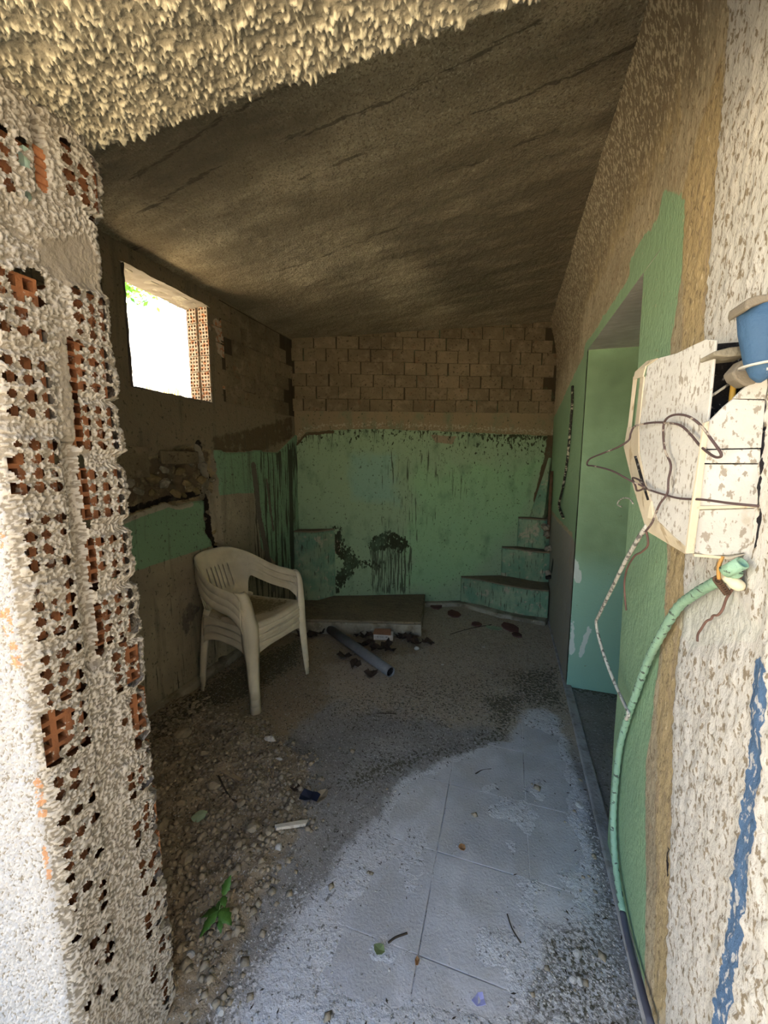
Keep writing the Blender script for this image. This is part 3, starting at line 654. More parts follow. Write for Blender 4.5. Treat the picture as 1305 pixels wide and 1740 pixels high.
# ---- front wall: jagged brick pier on the left and the beam overhead
INN = [(1.835, 1.93, .558), (1.60, 1.692, .549), (1.505, 1.597, .543), (1.40, 1.487, .545), (1.271, 1.369, .545), (1.147, 1.241, .545), (1.02, 1.122, .545), (.91, 1.004, .556), (.782, .885, .562), (.665, .755, .562), (.545, .635, .565), (.42, .515, .568), (.31, .395, .568), (.19, .28, .568), (.07, .16, .568)]
OUT = [(1.785, 1.885, .440), (1.573, 1.68, .438), (1.447, 1.549, .436), (1.327, 1.42, .434), (1.196, 1.296, .436), (1.076, 1.178, .436), (.955, 1.06, .436), (.848, .949, .434), (.73, .83, .434), (.61, .71, .434), (.49, .59, .434), (.37, .46, .434), (.25, .35, .434)]
FX = -0.75
r_ = 0.012
ss = np.arange(-0.30, 0.242, 0.0021); zs = np.arange(0.0, 2.05, 0.0023)     # s<0 runs along the outer face, then the jamb, then the inner face
S, Zz = np.meshgrid(ss, zs, indexing='ij')
Y0, Y1 = 0.395, 0.592
lean = 0.012*(1-Zz/2)
def path(S):
    """position and normal along the pier outline"""
    L = Y1-Y0
    x = np.where(S < 0, FX+S, np.where(S < L, FX, FX-(S-L))); y = np.where(S < 0, Y0, np.where(S < L, Y0+S, Y1))
    k = sst(-0.012, 0.012, S); nx = np.sin(k*pi/2); ny = -np.cos(k*pi/2)
    k2 = sst(L-0.012, L+0.012, S); nx = np.where(S > L/2, np.cos(k2*pi/2), nx); ny = np.where(S > L/2, np.sin(k2*pi/2), ny)
    # rounded corners
    x = x - 0.006*np.exp(-(S/0.01)**2); y = y+0.006*np.exp(-(S/0.01)**2)-0.006*np.exp(-((S-L)/0.01)**2)
    return x, y, nx, ny
px_, py_, nx_, ny_ = path(S)
yj = Y0+S
n1 = fbm(S*310+3, Zz*310, 2, 41); n2 = fbm(S*22, Zz*22, 3, 42); n3 = fbm(S*6, Zz*6, 2, 43)
hgt = np.maximum(0, n1-0.36)*1.8
smooth_ = inside([jamb_uv(*q) for q in [(60, 410), (150, 400), (172, 440), (182, 500), (110, 490), (60, 450)]], yj, Zz, 0.012)
smooth_ = np.maximum(smooth_, 0.6*inside([jamb_uv(*q) for q in [(92, 560), (124, 560), (128, 755), (98, 755)]], yj, Zz, 0.004))
D = 0.0055*hgt*(1-0.75*smooth_)+0.008*(n2-0.5)+0.006+0.002*(fbm(S*60, Zz*60, 2, 77)-0.5)
# silhouette steps on the inner corner: bricks stand proud, joints fall back
edge = np.zeros_like(S); holes = np.zeros(S.shape, bool); bare = np.zeros_like(S); gap = np.zeros_like(S)
for (z0, z1, yc) in INN: edge = np.maximum(edge, inside([(0.3, z0-.004), (1.2, z0-.004), (1.2, z1+.004), (0.3, z1+.004)], yj, Zz, 0.006))
py_ = py_ + (sst(0.13, 0.19, S)*(S > 0))*((edge-1)*0.016+0.010*(n3-0.5)+0.012*(fbm(Zz*30, Zz*0, 2, 7)-0.5))
def rect(yc, z0, z1, w=0.0375, s=0.004): return inside([(yc-w, z0), (yc+w, z0), (yc+w, z1), (yc-w, z1)], yj, Zz, s)
for (z0, z1, yc) in INN+OUT:
    h = z1-z0; hz = h/4
    for i in range(3):
        for j in range(4):
            cy = yc-0.025+0.025*i; cz = z0+hz*(j+0.5)
            lump = random.random(); rr = 0.0070-(0.003 if lump > 0.85 else 0)+0.0012*random.random()
            if lump > 0.96 or z1 < 0.9 and random.random() < 0.38: continue
            dd = np.hypot((yj-cy), (Zz-cz)*0.92)+0.0042*(vnoise(S*260, Zz*260, 9)-0.5)+0.0022*(vnoise(S*110, Zz*110, 19)-0.5)
            holes |= (dd < rr) & (S > 0) & (S < 0.2)
    D = D + 0.003*rect(yc, z0, z1)
inj = (S > 0.004) & (S < Y1-Y0)
gap = near_line([(0.489, 1.41), (0.489, 1.0)], yj, Zz, 0.016)*inj
gap = np.maximum(gap, near_line([(0.492, 1.92), (0.492, 1.83)], yj, Zz, 0.012)*inj)
D = D-0.016*gap
for q, w in [((30, 482), .025), ((52, 476), .02), ((180, 668), .016), ((218, 1062), .020), ((216, 1110), .024), ((220, 1150), .022), ((228, 1190), .028), ((232, 1220), .026), ((236, 1250), .022), ((75, 1225), .026), ((80, 1260), .030), ((72, 1290), .022), ((100, 1215), .018), ((5, 790), .016), ((242, 1325), .010), ((255, 1445), .016), ((258, 1475), .014), ((3, 830), .018), ((202, 1090), .012), ((118, 1590), .008), ((168, 385), .008)]:
    u_, v_ = jamb_uv(*q); bare = np.maximum(bare, 1-sst(w*0.45, w*1.1, np.hypot(yj-u_, Zz-v_)))
for (za, zb) in [(1.595, 1.41), (1.39, 1.26), (1.235, 1.14), (1.11, 1.01)]:
    bare = np.maximum(bare, near_line([(0.5065, za), (0.5055, zb)], yj, Zz, 0.0055)*0.85)
bare = bare*inj*0.92
cut = (bare+0.5*(vnoise(S*120, Zz*120, 33)-0.5)) > 0.5
keep = ~(cellmean((holes | (cut & inj)).astype(float)) > 0.49)
front = (1-sst(-0.012, 0.002, S))
orange = 0.8*np.clip(near_line([(-0.028, 1.36), (-0.018, 1.25)], S, Zz, 0.014)+near_line([(-0.030, 1.13), (-0.020, 1.05)], S, Zz, 0.022)+near_line([(-0.012, 0.83), (-0.010, 0.76)], S, Zz, 0.012)+near_line([(-0.016, 0.70), (-0.012, 0.63)], S, Zz, 0.008), 0, 1)
W = np.stack([px_+nx_*D+lean, py_+ny_*D, Zz], -1).reshape(-1, 3)
wf = link('wall_front', npmesh('wall_front', W, lattice(*S.shape, keep=keep), dict(hgt=np.clip(hgt*2, 0, 1), smooth=smooth_, front=front*np.clip(0.35+hgt*1.6, 0, 1), orange=orange)), M['render'])
tag(wf, kind='structure')
for (z0, z1, yc) in INN+OUT:
    o = link('brick', HB, None, wf); o.location = (FX-0.0095+0.012*(1-(z0+z1)/4)+random.uniform(-.001, .002), yc, (z0+z1)/2); o.scale = (1, 1, (z1-z0)/0.1)
b = MB(); b.box((-3.2, Y0+0.03, 0), (-0.93, Y1-0.02, 2.9)); b.box((-0.935, Y0+0.03, 0), (-0.925, Y1-0.02, 1.95)); b.build('masonry', M['cement'], wf)
b = MB(); b.box((-3.2, Y0+0.004, 0), (-1.045, Y0+0.04, 2.9)); b.build('outer_coat', M['render'], wf)
# joints behind the render
b = MB()
for (z0, z1, yc) in INN[1:]:
    pass
# pale strip set in the cavity, a green sliver and a ridged brick side near the top
b = MB(); b.box((FX-0.03, 0.478, 1.415), (FX+0.006, 0.502, 1.60)); o = b.build('filler_strip', M['render'], wf); bevel(o, 0.003, 2); o['label'] = 'pale render-coated strip in the cavity'
b = MB()
for k in range(7): b.box((FX-0.03, 0.484, 1.795+k*0.013), (FX+0.004, 0.504, 1.805+k*0.013))
b.box((FX-0.03, 0.485, 1.79), (FX+0.001, 0.503, 1.89)); o = b.build('ridged_tile', M['brick_orange'], wf); bevel(o, 0.001, 1)
b = MB(); b.box((FX-0.02, 0.470, 1.795), (FX+0.004, 0.483, 1.875)); o = b.build('foam_sliver', M['pale_green'], wf)

# beam with its sprayed spiky soffit
BZ = 1.96
xs = np.arange(-0.95, 0.30, 0.0021); ts = np.arange(0, 0.30, 0.0021)    # t runs from outer face across the soffit and up the inner face
Xg, T = np.meshgrid(xs, ts, indexing='ij')
BY0, BY1 = 0.335, 0.592; Lb = BY1-BY0
yb = np.where(T < Lb, BY0+T, BY1); zb = np.where(T < Lb, BZ, BZ+(T-Lb))
k = sst(Lb-0.012, Lb+0.012, T); ny2 = np.sin(k*pi/2); nz2 = -np.cos(k*pi/2)
n1 = fbm(Xg*250, T*200, 2, 51); n2 = fbm(Xg*30, T*30, 2, 52); n3 = vnoise(Xg*300, T*300, 53)
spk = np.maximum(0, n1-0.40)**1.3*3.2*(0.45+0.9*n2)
D = 0.0088*np.clip(spk, 0, 1.3)+0.007*n2+0.002*n3
zb = zb-D*np.clip(-nz2+0.35*(T > Lb-0.03), 0, 1)
yb = yb+D*ny2*0.5
end_dark = 0.7*sst(-0.62, -0.85, Xg)+0.0  # soffit colour gets darker towards its left end
W = np.stack([Xg, yb, zb], -1).reshape(-1, 3)
bm_ = link('trim_beam', npmesh('trim_beam', W, lattice(*Xg.shape, flip=True), dict(hgt=np.clip(spk*1.3, 0, 1), end_dark=end_dark)), M['stipple']); tag(bm_, kind='structure')
b = MB(); b.box((-0.93, BY0-0.004, BZ+0.004), (0.7, BY1-0.008, 2.9)); b.build('core', M['stipple'], bm_)

# ------------------------------------------------------------------ concrete platform and stepped corner blocks
def P2z(x, y, z): p = on_z(x, y, z); return (float(p[0]), float(p[1]))
fl_, fr_ = P2z(470, 1052, 0.12), P2z(715, 1059, 0.12)
bl_ = (-1.72, 3.12); br_ = (fr_[0]-0.10, 3.50)
plat = empty('concrete_platform', ((fl_[0]+fr_[0])/2, 3.0, 0)); tag(plat, 'low concrete platform slab against the green back wall beside the chairs', 'platform')
plat['kind'] = 'thing'
def local(o, root):
    o.matrix_parent_inverse = Matrix.Translation(-Vector(root.location)) if root.rotation_euler.z == 0 else root.matrix_world.inverted()
    return o
def part(b, name, mat, root, smooth=False):
    o = b.build(name, mat, root, smooth); return local(o, root)
def edgy(a, b_, n, amp, sd):
    r = random.Random(sd); return [(a[0]+(b_[0]-a[0])*i/n+r.uniform(-amp, amp), a[1]+(b_[1]-a[1])*i/n+r.uniform(-amp, amp)) for i in range(n)]
pp = edgy(fl_, fr_, 10, .004, 1)+edgy(fr_, br_, 6, .006, 2)+edgy(br_, bl_, 4, 0, 3)+[bl_]
b = MB(); b.prism(pp, 0.0, 0.105); bevel(part(b, 'slab', M['cement'], plat), 0.006, 2)
b = MB(); b.prism([(x+0.0, y+0.004) for x, y in pp], 0.1055, 0.125); bevel(part(b, 'screed_top', M['slab_top'], plat), 0.008, 2)

def bk(u, d=0.0): return (A[0]+bd[0]*u+bn[0]*d, A[1]+bd[1]*u+bn[1]*d)     # point d in front of the back wall
steps = empty('corner_steps', (0.1, 3.6, 0)); tag(steps, 'green painted masonry steps climbing the far right corner', 'steps')
def step(poly, z0, z1, sd, ttop=0.012, slope=0):
    n = len(poly); r = random.Random(sd)
    b = MB(); b.prism(poly, z0, z1-ttop); bevel(part(b, 'riser', M['step_green'], steps), 0.012, 3)
    b = MB(); b.prism(poly, z1-ttop+0.0005, z1); bevel(part(b, 'tread', M['step_top'], steps), 0.004, 2)
uA = back_uv(783, 990)[0]
s1 = [bk(uA, -0.03), bk(uA-0.005, 0.03), (-0.17, 3.585), (0.02, 3.50), (0.20, 3.455), (0.385, 3.45), (0.405, 3.99)]
step(s1, 0, 0.29, 1)
uB = back_uv(853, 930)[0]
s2 = [bk(uB, -0.03), bk(uB-0.01, 0.04), (0.10, 3.745), (0.24, 3.69), (0.345, 3.67), (0.405, 3.68), (0.405, 3.99)]
step(s2, 0.2905, 0.575, 2)
uC = back_uv(882, 870)[0]
s3 = [bk(uC, -0.03), bk(uC-0.015, 0.03), (0.20, 3.80), (0.30, 3.775), (0.35, 3.77), (0.405, 3.80), (0.405, 3.99)]
step(s3, 0.5755, 0.86, 3)
b = MB()
lo = [bk(uC+0.10, -0.02), bk(uC+0.10, 0.03), (0.295, 3.83), (0.345, 3.83), (0.405, 3.99)]
hi = [bk(uC+0.26, -0.02), bk(uC+0.26, 0.004), (0.365, 3.93), (0.385, 3.93), (0.405, 3.99)]
V = [(x, y, 0.861) for x, y in lo]+[(x, y, 1.42) for x, y in hi]; n = 5
b.add(V, [tuple(range(n))[::-1], tuple(range(n, 2*n))]+[(i, (i+1) % n, n+(i+1) % n, n+i) for i in range(n)])
bevel(part(b, 'tapered_hood', M['step_green'], steps), 0.006, 2)
b = MB(); b.tube(curve([(0.378, 3.70, 1.30), (0.376, 3.68, 0.9), (0.372, 3.66, 0.70)]), 0.014, 8)
o = part(b, 'drain_pipe', M['rust'], steps, True)
for k, (x, y, z, s) in enumerate([(0.345, 3.66, 0.80, .035), (0.36, 3.655, 0.74, .03), (0.375, 3.62, 0.62, .03), (0.38, 3.52, 0.42, .03)]):
    bm = bmesh.new(); bmesh.ops.create_icosphere(bm, subdivisions=2, radius=s)
    for v in bm.verts: v.co = v.co*(1+random.uniform(-.3, .25)); v.co += Vector((x, y, z))
    me = bpy.data.meshes.new('mortar_lump'); bm.to_mesh(me); bm.free(); o = link('mortar_lump', me, M['cement'], steps); local(o, steps)
b = MB(); b.tube([(0.36, 3.47, 0.395), (0.40, 3.50, 0.40)], 0.017, 12); part(b, 'pipe_stub', M['black'], steps, True)

cb = empty('corner_shelf', (-1.6, 3.1, 0)); tag(cb, 'green plastered corner block with brown top behind the chairs', 'ledge')
sh = [(-1.83, 3.08), (XL+0.02, 2.985), (-1.60, 3.03), bk(back_uv(568, 900)[0], 0.015), bk(back_uv(572, 900)[0], -0.02)]
b = MB(); b.prism(sh, 0.124, 0.755); bevel(part(b, 'block', M['step_green'], cb), 0.01, 2)
b = MB(); b.prism(sh, 0.7555, 0.768); bevel(part(b, 'block_top', M['step_top'], cb), 0.004, 2)

# ------------------------------------------------------------------ stacked monobloc chairs
def band(fn, nu, nv, keep=None, attrs=None, name='p'):
    s, t = np.meshgrid(np.linspace(0, 1, nu), np.linspace(0, 1, nv), indexing='ij')
    W = np.stack(fn(s, t), -1).reshape(-1, 3)
    kp = keep(cellmean(s), cellmean(t)) if keep else None
    return npmesh(name, W, lattice(nu, nv, keep=kp), attrs(s, t) if attrs else None)
# plan curve of the back and arms: lateral x, forward y, top z, bottom z
KP = np.array([[0.000, -0.200, 0.745, 0.395, 1.0], [0.080, -0.197, 0.742, 0.395, 1.0], [0.130, -0.188, 0.734, 0.395, 1.0], [0.165, -0.175, 0.722, 0.40, 1],
               [0.196, -0.150, 0.700, 0.625, .75], [0.224, -0.110, 0.665, 0.590, .5], [0.240, -0.05, 0.625, 0.562, .25], [0.246, 0.02, 0.604, 0.548, .1], [0.250, 0.09, 0.597, 0.540, 0], [0.250, 0.150, 0.590, 0.500, 0], [0.247, 0.185, 0.575, 0.44, 0]])
cum = np.concatenate([[0], np.cumsum(np.hypot(np.diff(KP[:, 0]), np.diff(KP[:, 1])))]); cum /= cum[-1]
def arc(a):     # a in 0..1 along one half
    return [np.interp(a, cum, KP[:, k]) for k in range(5)]
def sm(f, a):   # light smoothing of the interpolation
    r = [f(np.clip(a+d, 0, 1)) for d in (-.03, -.015, 0, .015, .03)]
    return [sum(q[k] for q in r)/5 for k in range(5)]
def shell_fn(s, t):
    a = np.abs(s*2-1); sg = np.sign(s*2-1); x, y, zt, zb, bk_ = sm(arc, a)
    z = zb+(zt-zb)*t
    lean = bk_*0.13*np.clip((z-0.40)/0.35, 0, 1)**1.2
    out = 0.012*np.sin(t*pi)*(1-bk_)                       # arms are gently crowned
    roll = -0.014*sst(0.86, 1.0, t)                        # rolled top edge
    return sg*(x+out-0.02*bk_*a), y-lean+roll*bk_*-1, z-0.006*sst(.9, 1, t)
a_slot = [0.045, 0.125, 0.205]
def shell_keep(s, t):
    a = np.abs(s*2-1); x = arc(a)[0]; z = t
    k = np.ones(s.shape, bool)
    for xc in (-0.082, -0.048, -0.016, 0.016, 0.048, 0.082):
        xx = np.sign(s*2-1)*x; k &= ~((np.abs(xx-xc) < 0.0045) & (t > 0.28) & (t < 0.66))
    # large side openings beside the back panel are left open by the raised lower edge; small oval by each arm root
    return k
def jump(s, t): return None
SHELL = band(shell_fn, 241, 34, shell_keep, name='backrest')
def seat_fn(s, t):
    # s lateral, t from back to front, front lip curls down
    x = (s-0.5)*2; w = 0.185+0.045*sst(0, 0.85, t)
    fr = 0.235-0.035*x*x; y = -0.185+(fr+0.185)*np.minimum(t/0.88, 1)
    y = np.where(t > 0.88, fr+0.012*np.sin((t-0.88)/0.12*pi/2), y)
    z = 0.405-0.016*np.cos(x*pi/2)*np.sin(np.clip(t/0.9, 0, 1)*pi)+0.006*(t-0.5)-0.05*sst(0.84, 1, t)-0.03*sst(0.9, 1.0, np.abs(x))
    return w*x, y, z
SEAT = band(seat_fn, 41, 41, attrs=lambda s, t: dict(dirt=inside([(0.1, 0.1), (0.3, 0.06), (0.8, 0.08), (0.95, 0.3), (0.7, 0.55), (0.45, 0.72), (0.12, 0.72)], s, t, 0.16)), name='seat')
SEAT_CLEAN = SEAT
def leg_mesh(pts, wid, dep, ang, name='leg'):
    """channel section leg: points down the outer corner, flange width and depth, section turned by ang"""
    V = []; n = 7
    for (p, w, d) in zip(pts, wid, dep):
        for k in range(n):
            th = (k/(n-1)-0.5)*2; x = w/2*math.copysign(abs(th)**0.8, th); y = -d*abs(th)**3
            c, s = math.cos(ang), math.sin(ang); V.append((p[0]+x*c-y*s, p[1]+x*s+y*c, p[2]))
    m_ = len(pts); Fs = [(i*n+k, i*n+k+1, (i+1)*n+k+1, (i+1)*n+k) for i in range(m_-1) for k in range(n-1)]
    return faces_mesh(name, V, Fs, True)
def front_leg(sg):
    P = [Vector(p) for p in [(0.246, 0.160, 0.592), (0.246, 0.185, 0.575), (0.244, 0.203, 0.53), (0.240, 0.213, 0.46), (0.236, 0.222, 0.39), (0.234, 0.226, 0.30), (0.236, 0.232, 0.15), (0.240, 0.240, 0.0)]]
    P = curve(P, 3); n = len(P); wv = np.interp(np.linspace(0, 1, n), [0, .25, .45, .6, .75, 1], [.055, .062, .075, .092, .07, .050]); wv[-1] = .058; dv = np.interp(np.linspace(0, 1, n), [0, .4, .6, 1], [.02, .035, .045, .022])
    me = leg_mesh([(sg*p.x, p.y, p.z) for p in P], wv, dv, -sg*0.75, 'front_leg'); return me
def rear_leg(sg):
    P = curve([(0.165, -0.205, 0.42), (0.178, -0.212, 0.36), (0.190, -0.222, 0.2), (0.200, -0.235, 0.0)], 4); n = len(P)
    wv = np.linspace(.085, .042, n); wv[-1] = .050; dv = np.linspace(.04, .02, n)
    me = leg_mesh([(sg*p.x, p.y, p.z) for p in P], wv, dv, pi+sg*0.75, 'rear_leg'); return me
LEGS = [front_leg(1), front_leg(-1), rear_leg(1), rear_leg(-1)]
def apron(kind):
    if kind == 'front':
        def fn(s, t):
            x = (s-0.5)*2; y = 0.246-0.035*x*x; dep = 0.035+0.05*np.abs(x)**3
            return 0.225*x, y-0.004*t, 0.388-0.005-dep*t
    elif kind == 'back':
        def fn(s, t): x = (s-0.5)*2; return 0.175*x, -0.195-0.01*t+0*s, 0.40-(0.04+0.04*np.abs(x)**3)*t
    else:
        sg = 1 if kind == 'left' else -1
        def fn(s, t): return sg*(0.19+0.042*s+0.006*t), -0.19+0.40*s, 0.392-(0.035+0.05*np.abs(s*2-1)**3)*t
    return band(fn, 31, 5, name='apron')
APR = [apron(k) for k in ('front', 'back', 'left', 'right')]
for me in [SHELL]+LEGS+APR:
    me.materials.append(M['plastic'])
SEAT.materials.append(M['seat_dirt'])
fA = on_z(420, 1215)[:2]; fB = on_z(508, 1145)[:2]
ct = Vector((-1.46, 1.905)); yaw = math.atan2(0.995, -0.10)     # chair forward (local +y) points into the room
rz = math.atan2(-0.13, 0.99)-pi/2
labels = ['top white plastic armchair of the stack, its seat strewn with dirt', 'middle white plastic armchair, nested between the other two', 'bottom white plastic armchair whose legs stand on the dirt floor']
for k in range(3):
    ch = empty('plastic_armchair', (ct.x, ct.y, 0.010+0.043*(2-k)), rz)
    tag(ch, labels[k], 'chair', 'stack of white plastic armchairs')
    for nm, me, th in [('backrest', SHELL, .005), ('seat', SEAT, .004)]+[('leg', m_, .004) for m_ in LEGS]+[('apron', m_, .004) for m_ in APR]:
        o = link(nm, me, None, ch); solid(o, th)
        if k > 0 and nm in ('seat',): pass
bpy.context.view_layer.update()

# ------------------------------------------------------------------ electrical box and wires on the right wall
BX = empty('electrical_box', (0.36, 0.9, 1.2)); tag(BX, 'whitewashed broken electrical box with door ajar mounted on right wall', 'electrical box')
h0 = np.array([0.320, 0.800, 0]); h1 = np.array([0.283, 0.985, 0]); dd_ = (h1-h0)/np.linalg.norm(h1-h0); nn_ = np.array([-dd_[1], dd_[0], 0]); nn_ = nn_ if nn_[0] < 0 else -nn_
def onbox(x, y, off=0.0): return on_plane(x, y, h0+nn_*off, nn_)
leaf_px = [(1215, 577), (1200, 577), (1178, 587), (1150, 600), (1118, 609), (1098, 622), (1092, 660), (1086, 730), (1086, 770), (1100, 830), (1118, 880), (1140, 908), (1160, 925), (1166, 941), (1180, 860), (1203, 710)]
leaf_px = [(1216, 578), (1200, 576), (1176, 587), (1150, 600), (1120, 608), (1100, 622), (1093, 660), (1086, 730), (1087, 768), (1098, 825), (1118, 885), (1146, 912), (1166, 930), (1176, 938), (1183, 860), (1196, 765), (1204, 700)]
leafP = [onbox(*q) for q in leaf_px]
def thick_poly(P, off, name, mat, root, bev=0.002):
    n = len(P); V = [tuple(p) for p in P]+[tuple(np.array(p)+off) for p in P]
    me = faces_mesh(name, V, [tuple(range(n)), tuple(range(n, 2*n))[::-1]]+[(i, n+i, n+(i+1) % n, (i+1) % n) for i in range(n)])
    bm = bmesh.new(); bm.from_mesh(me); bmesh.ops.recalc_face_normals(bm, faces=bm.faces); bm.to_mesh(me); bm.free()
    o = link(name, me, mat, root); local(o, root)
    if bev: bevel(o, bev, 2)
    return o
door_ = thick_poly(leafP, -nn_*0.004, 'door', M['boxpaint'], BX, 0.0012)
def strip(pxa, pxb, offa, offb, th, name, mat):
    Pa = [onbox(*q, off=offa) for q in pxa]; Pb = [onbox(*q, off=offb) for q in pxb]
    n = len(Pa); V = [tuple(p) for p in Pa]+[tuple(p) for p in Pb]
    o = link(name, faces_mesh(name, V, [(i, i+1, n+i+1, n+i) for i in range(n-1)]), mat, BX); local(o, BX); solid(o, th); return o
# bevelled rim of the door, upper slots left open, the lower one a dark strip
strip([(1118, 609), (1098, 622), (1093, 640)], [(1100, 614), (1080, 632), (1077, 645)], 0, -0.012, .003, 'rim', M['boxrim'])
strip([(1077, 640), (1072, 690), (1067, 730)], [(1082, 642), (1076, 690), (1072, 728)], -0.014, -0.014, .003, 'rim', M['boxrim'])
strip([(1095, 640), (1090, 690), (1085, 733)], [(1089, 641), (1084, 690), (1079, 732)], 0, -0.008, .003, 'rim', M['boxrim'])
strip([(1086, 728), (1086, 770), (1098, 825), (1118, 885), (1146, 912), (1176, 938)], [(1067, 726), (1061, 760), (1078, 830), (1096, 890), (1100, 902), (1166, 941)], 0, -0.016, .003, 'rim', M['boxrim'])
strip([(1078, 775), (1088, 812), (1100, 850)], [(1081, 775), (1092, 812), (1103, 849)], 0.001, 0.001, .002, 'slot_shade', M['black'])  # black strip stands in for the shade of an open slot
thick_poly([onbox(*q, off=0.003) for q in [(1106, 850), (1110, 878), (1106, 882), (1099, 881), (1102, 862)]], -nn_*0.005, 'latch', M['cream'], BX)
# front box panels facing the camera side, parted by raised seams
n2 = np.array([0.12, -1.0, 0]); n2 /= np.linalg.norm(n2); o2 = np.array([0.40, 0.79, 0])
def onside(x, y, off=0.0): return on_plane(x, y, o2+n2*off, n2)
def side_panel(px, off=0.0, mat='boxpaint', name='panel'): return thick_poly([onside(*q, off=off) for q in px], -n2*0.006, name, M[mat], BX, 0.001)
side_panel([(1180, 938), (1183, 867), (1286, 864), (1283, 905), (1274, 938), (1240, 943), (1205, 944)])
side_panel([(1184, 862), (1188, 789), (1291, 789), (1287, 861)], 0.0)
side_panel([(1188, 787), (1190, 765), (1293, 763), (1292, 787)], 0.003)
side_panel([(1196, 763), (1206, 716), (1232, 690), (1246, 678), (1301, 680), (1294, 761)])
side_panel([(1247, 677), (1262, 662), (1278, 650), (1304, 640), (1305, 655), (1301, 678)], 0.002)
side_panel([(1182, 867), (1188, 866), (1285, 863), (1286, 858), (1184, 860)], 0.004, 'boxrim', 'seam')
side_panel([(1166, 941), (1180, 940), (1190, 860), (1200, 765), (1206, 715), (1197, 718), (1186, 800), (1175, 870)], 0.004, 'boxrim', 'hinge_channel')
side_panel([(1180, 941), (1240, 946), (1274, 940), (1240, 951), (1180, 946)], 0.001, 'boxrim', 'lip')
# black sheets stand in for the dark box interior, with pipe
b = MB(); b.box((0.335, 0.86, 1.22), (0.40, 0.875, 1.588)); b.box((0.384, 0.795, 1.40), (0.394, 0.87, 1.565)); part(b, 'cavity', M['black'], BX)
q0 = on_y(1241, 700, .83); q1 = on_y(1248, 640, .83)
b = MB(); b.tube([tuple(q0), tuple(q1)], 0.0045, 8); part(b, 'conduit', M['yellow'], BX, True)
q0 = on_y(1210, 672, .835); q1 = on_y(1243, 650, .835)
b = MB(); b.tube([tuple(q0), tuple(q1)], 0.0025, 6); part(b, 'inner_wire', M['cable_white'], BX, True)
# plaster lintel and lump over the cavity
lump = [(1213, 597), (1240, 590), (1272, 586), (1276, 602), (1240, 606), (1214, 604)]
thick_poly([onside(*q, off=0.0) for q in lump], np.array([0, 0.05, 0]), 'plaster_lintel', M['cement'], BX)
lump = [(1244, 632), (1262, 612), (1274, 606), (1290, 640), (1285, 652), (1268, 656), (1250, 645)]
thick_poly([onside(*q, off=0.004) for q in lump], np.array([0, 0.03, 0]), 'plaster_lump', M['render'], BX, 0.003)

bp = [(1270, 512), (1300, 503), (1312, 560), (1312, 640), (1288, 652), (1276, 640), (1272, 580)]
bl_root = empty('blue_pole_stub', (0.37, 0.75, 1.5)); tag(bl_root, 'broken blue painted pole stub above the electrical box', 'pole')
pt = on_y(1296, 508, 0.745); pb = on_y(1298, 650, 0.745)
b = MB(); pts = [tuple(on_y(1296, 512, .745)), tuple(on_y(1296, 560, .745)), tuple(on_y(1297, 612, .745)), tuple(on_y(1292, 640, .745)), tuple(on_y(1289, 650, .745))]
b.tube(pts, [.0300, .0285, .0230, .0125, .003], 14); o = part(b, 'pole', M['blue'], bl_root, True)
b = MB(); b.tube([tuple(on_y(1296, 618, .745)), tuple(on_y(1296, 621, .745))], .0285, 14); part(b, 'joint', M['boxpaint'], bl_root, True)
thick_poly([on_y(*q, .715) for q in [(1266, 522), (1270, 507), (1284, 502), (1300, 499), (1330, 497), (1332, 508), (1300, 513), (1280, 520), (1272, 527)]], np.array([0, 0.05, 0]), 'plaster_cap', M['render'], bl_root, 0.003)

def wire(name, pts, r, mat, label, cat, n=7, sub=6, group=None):
    b = MB(); b.tube(curve(pts, sub), r, n); o = b.build(name, mat, None, True); tag(o, label, cat, group); return o
# corrugated green hose from the box to the foot of the wall
hp = [tuple(on_x(x, y, X)) for (x, y, X) in [(1252, 972, .375), (1215, 990, .372), (1180, 1010, .372), (1150, 1035, .374), (1120, 1085, .376), (1100, 1125, .378), (1080, 1180, .380), (1066, 1220, .381), (1053, 1270, .381), (1045, 1340, .381), (1042, 1400, .381), (1046, 1470, .381), (1058, 1550, .380)]]
hp = curve(hp, 14); rr = [0.0095+0.0009*math.sin(i*1.9) for i in range(len(hp))]
hose = empty('green_hose', (0.38, 1.0, 0)); tag(hose, 'pale green flaking corrugated hose running down the right wall from the box', 'hose')
b = MB(); b.tube(hp, rr, 10); part(b, 'hose_body', M['hose'], hose, True)
he = [tuple(on_x(x, y, X)) for (x, y, X) in [(1058, 1550, .380), (1066, 1590, .379), (1076, 1630, .378), (1090, 1680, .377), (1106, 1740, .376)]]
b = MB(); b.tube(curve(he, 6), 0.0088, 10); o = part(b, 'hose_end', M['hose_dark'], hose, True); o['label'] = 'dark bare end of the hose'
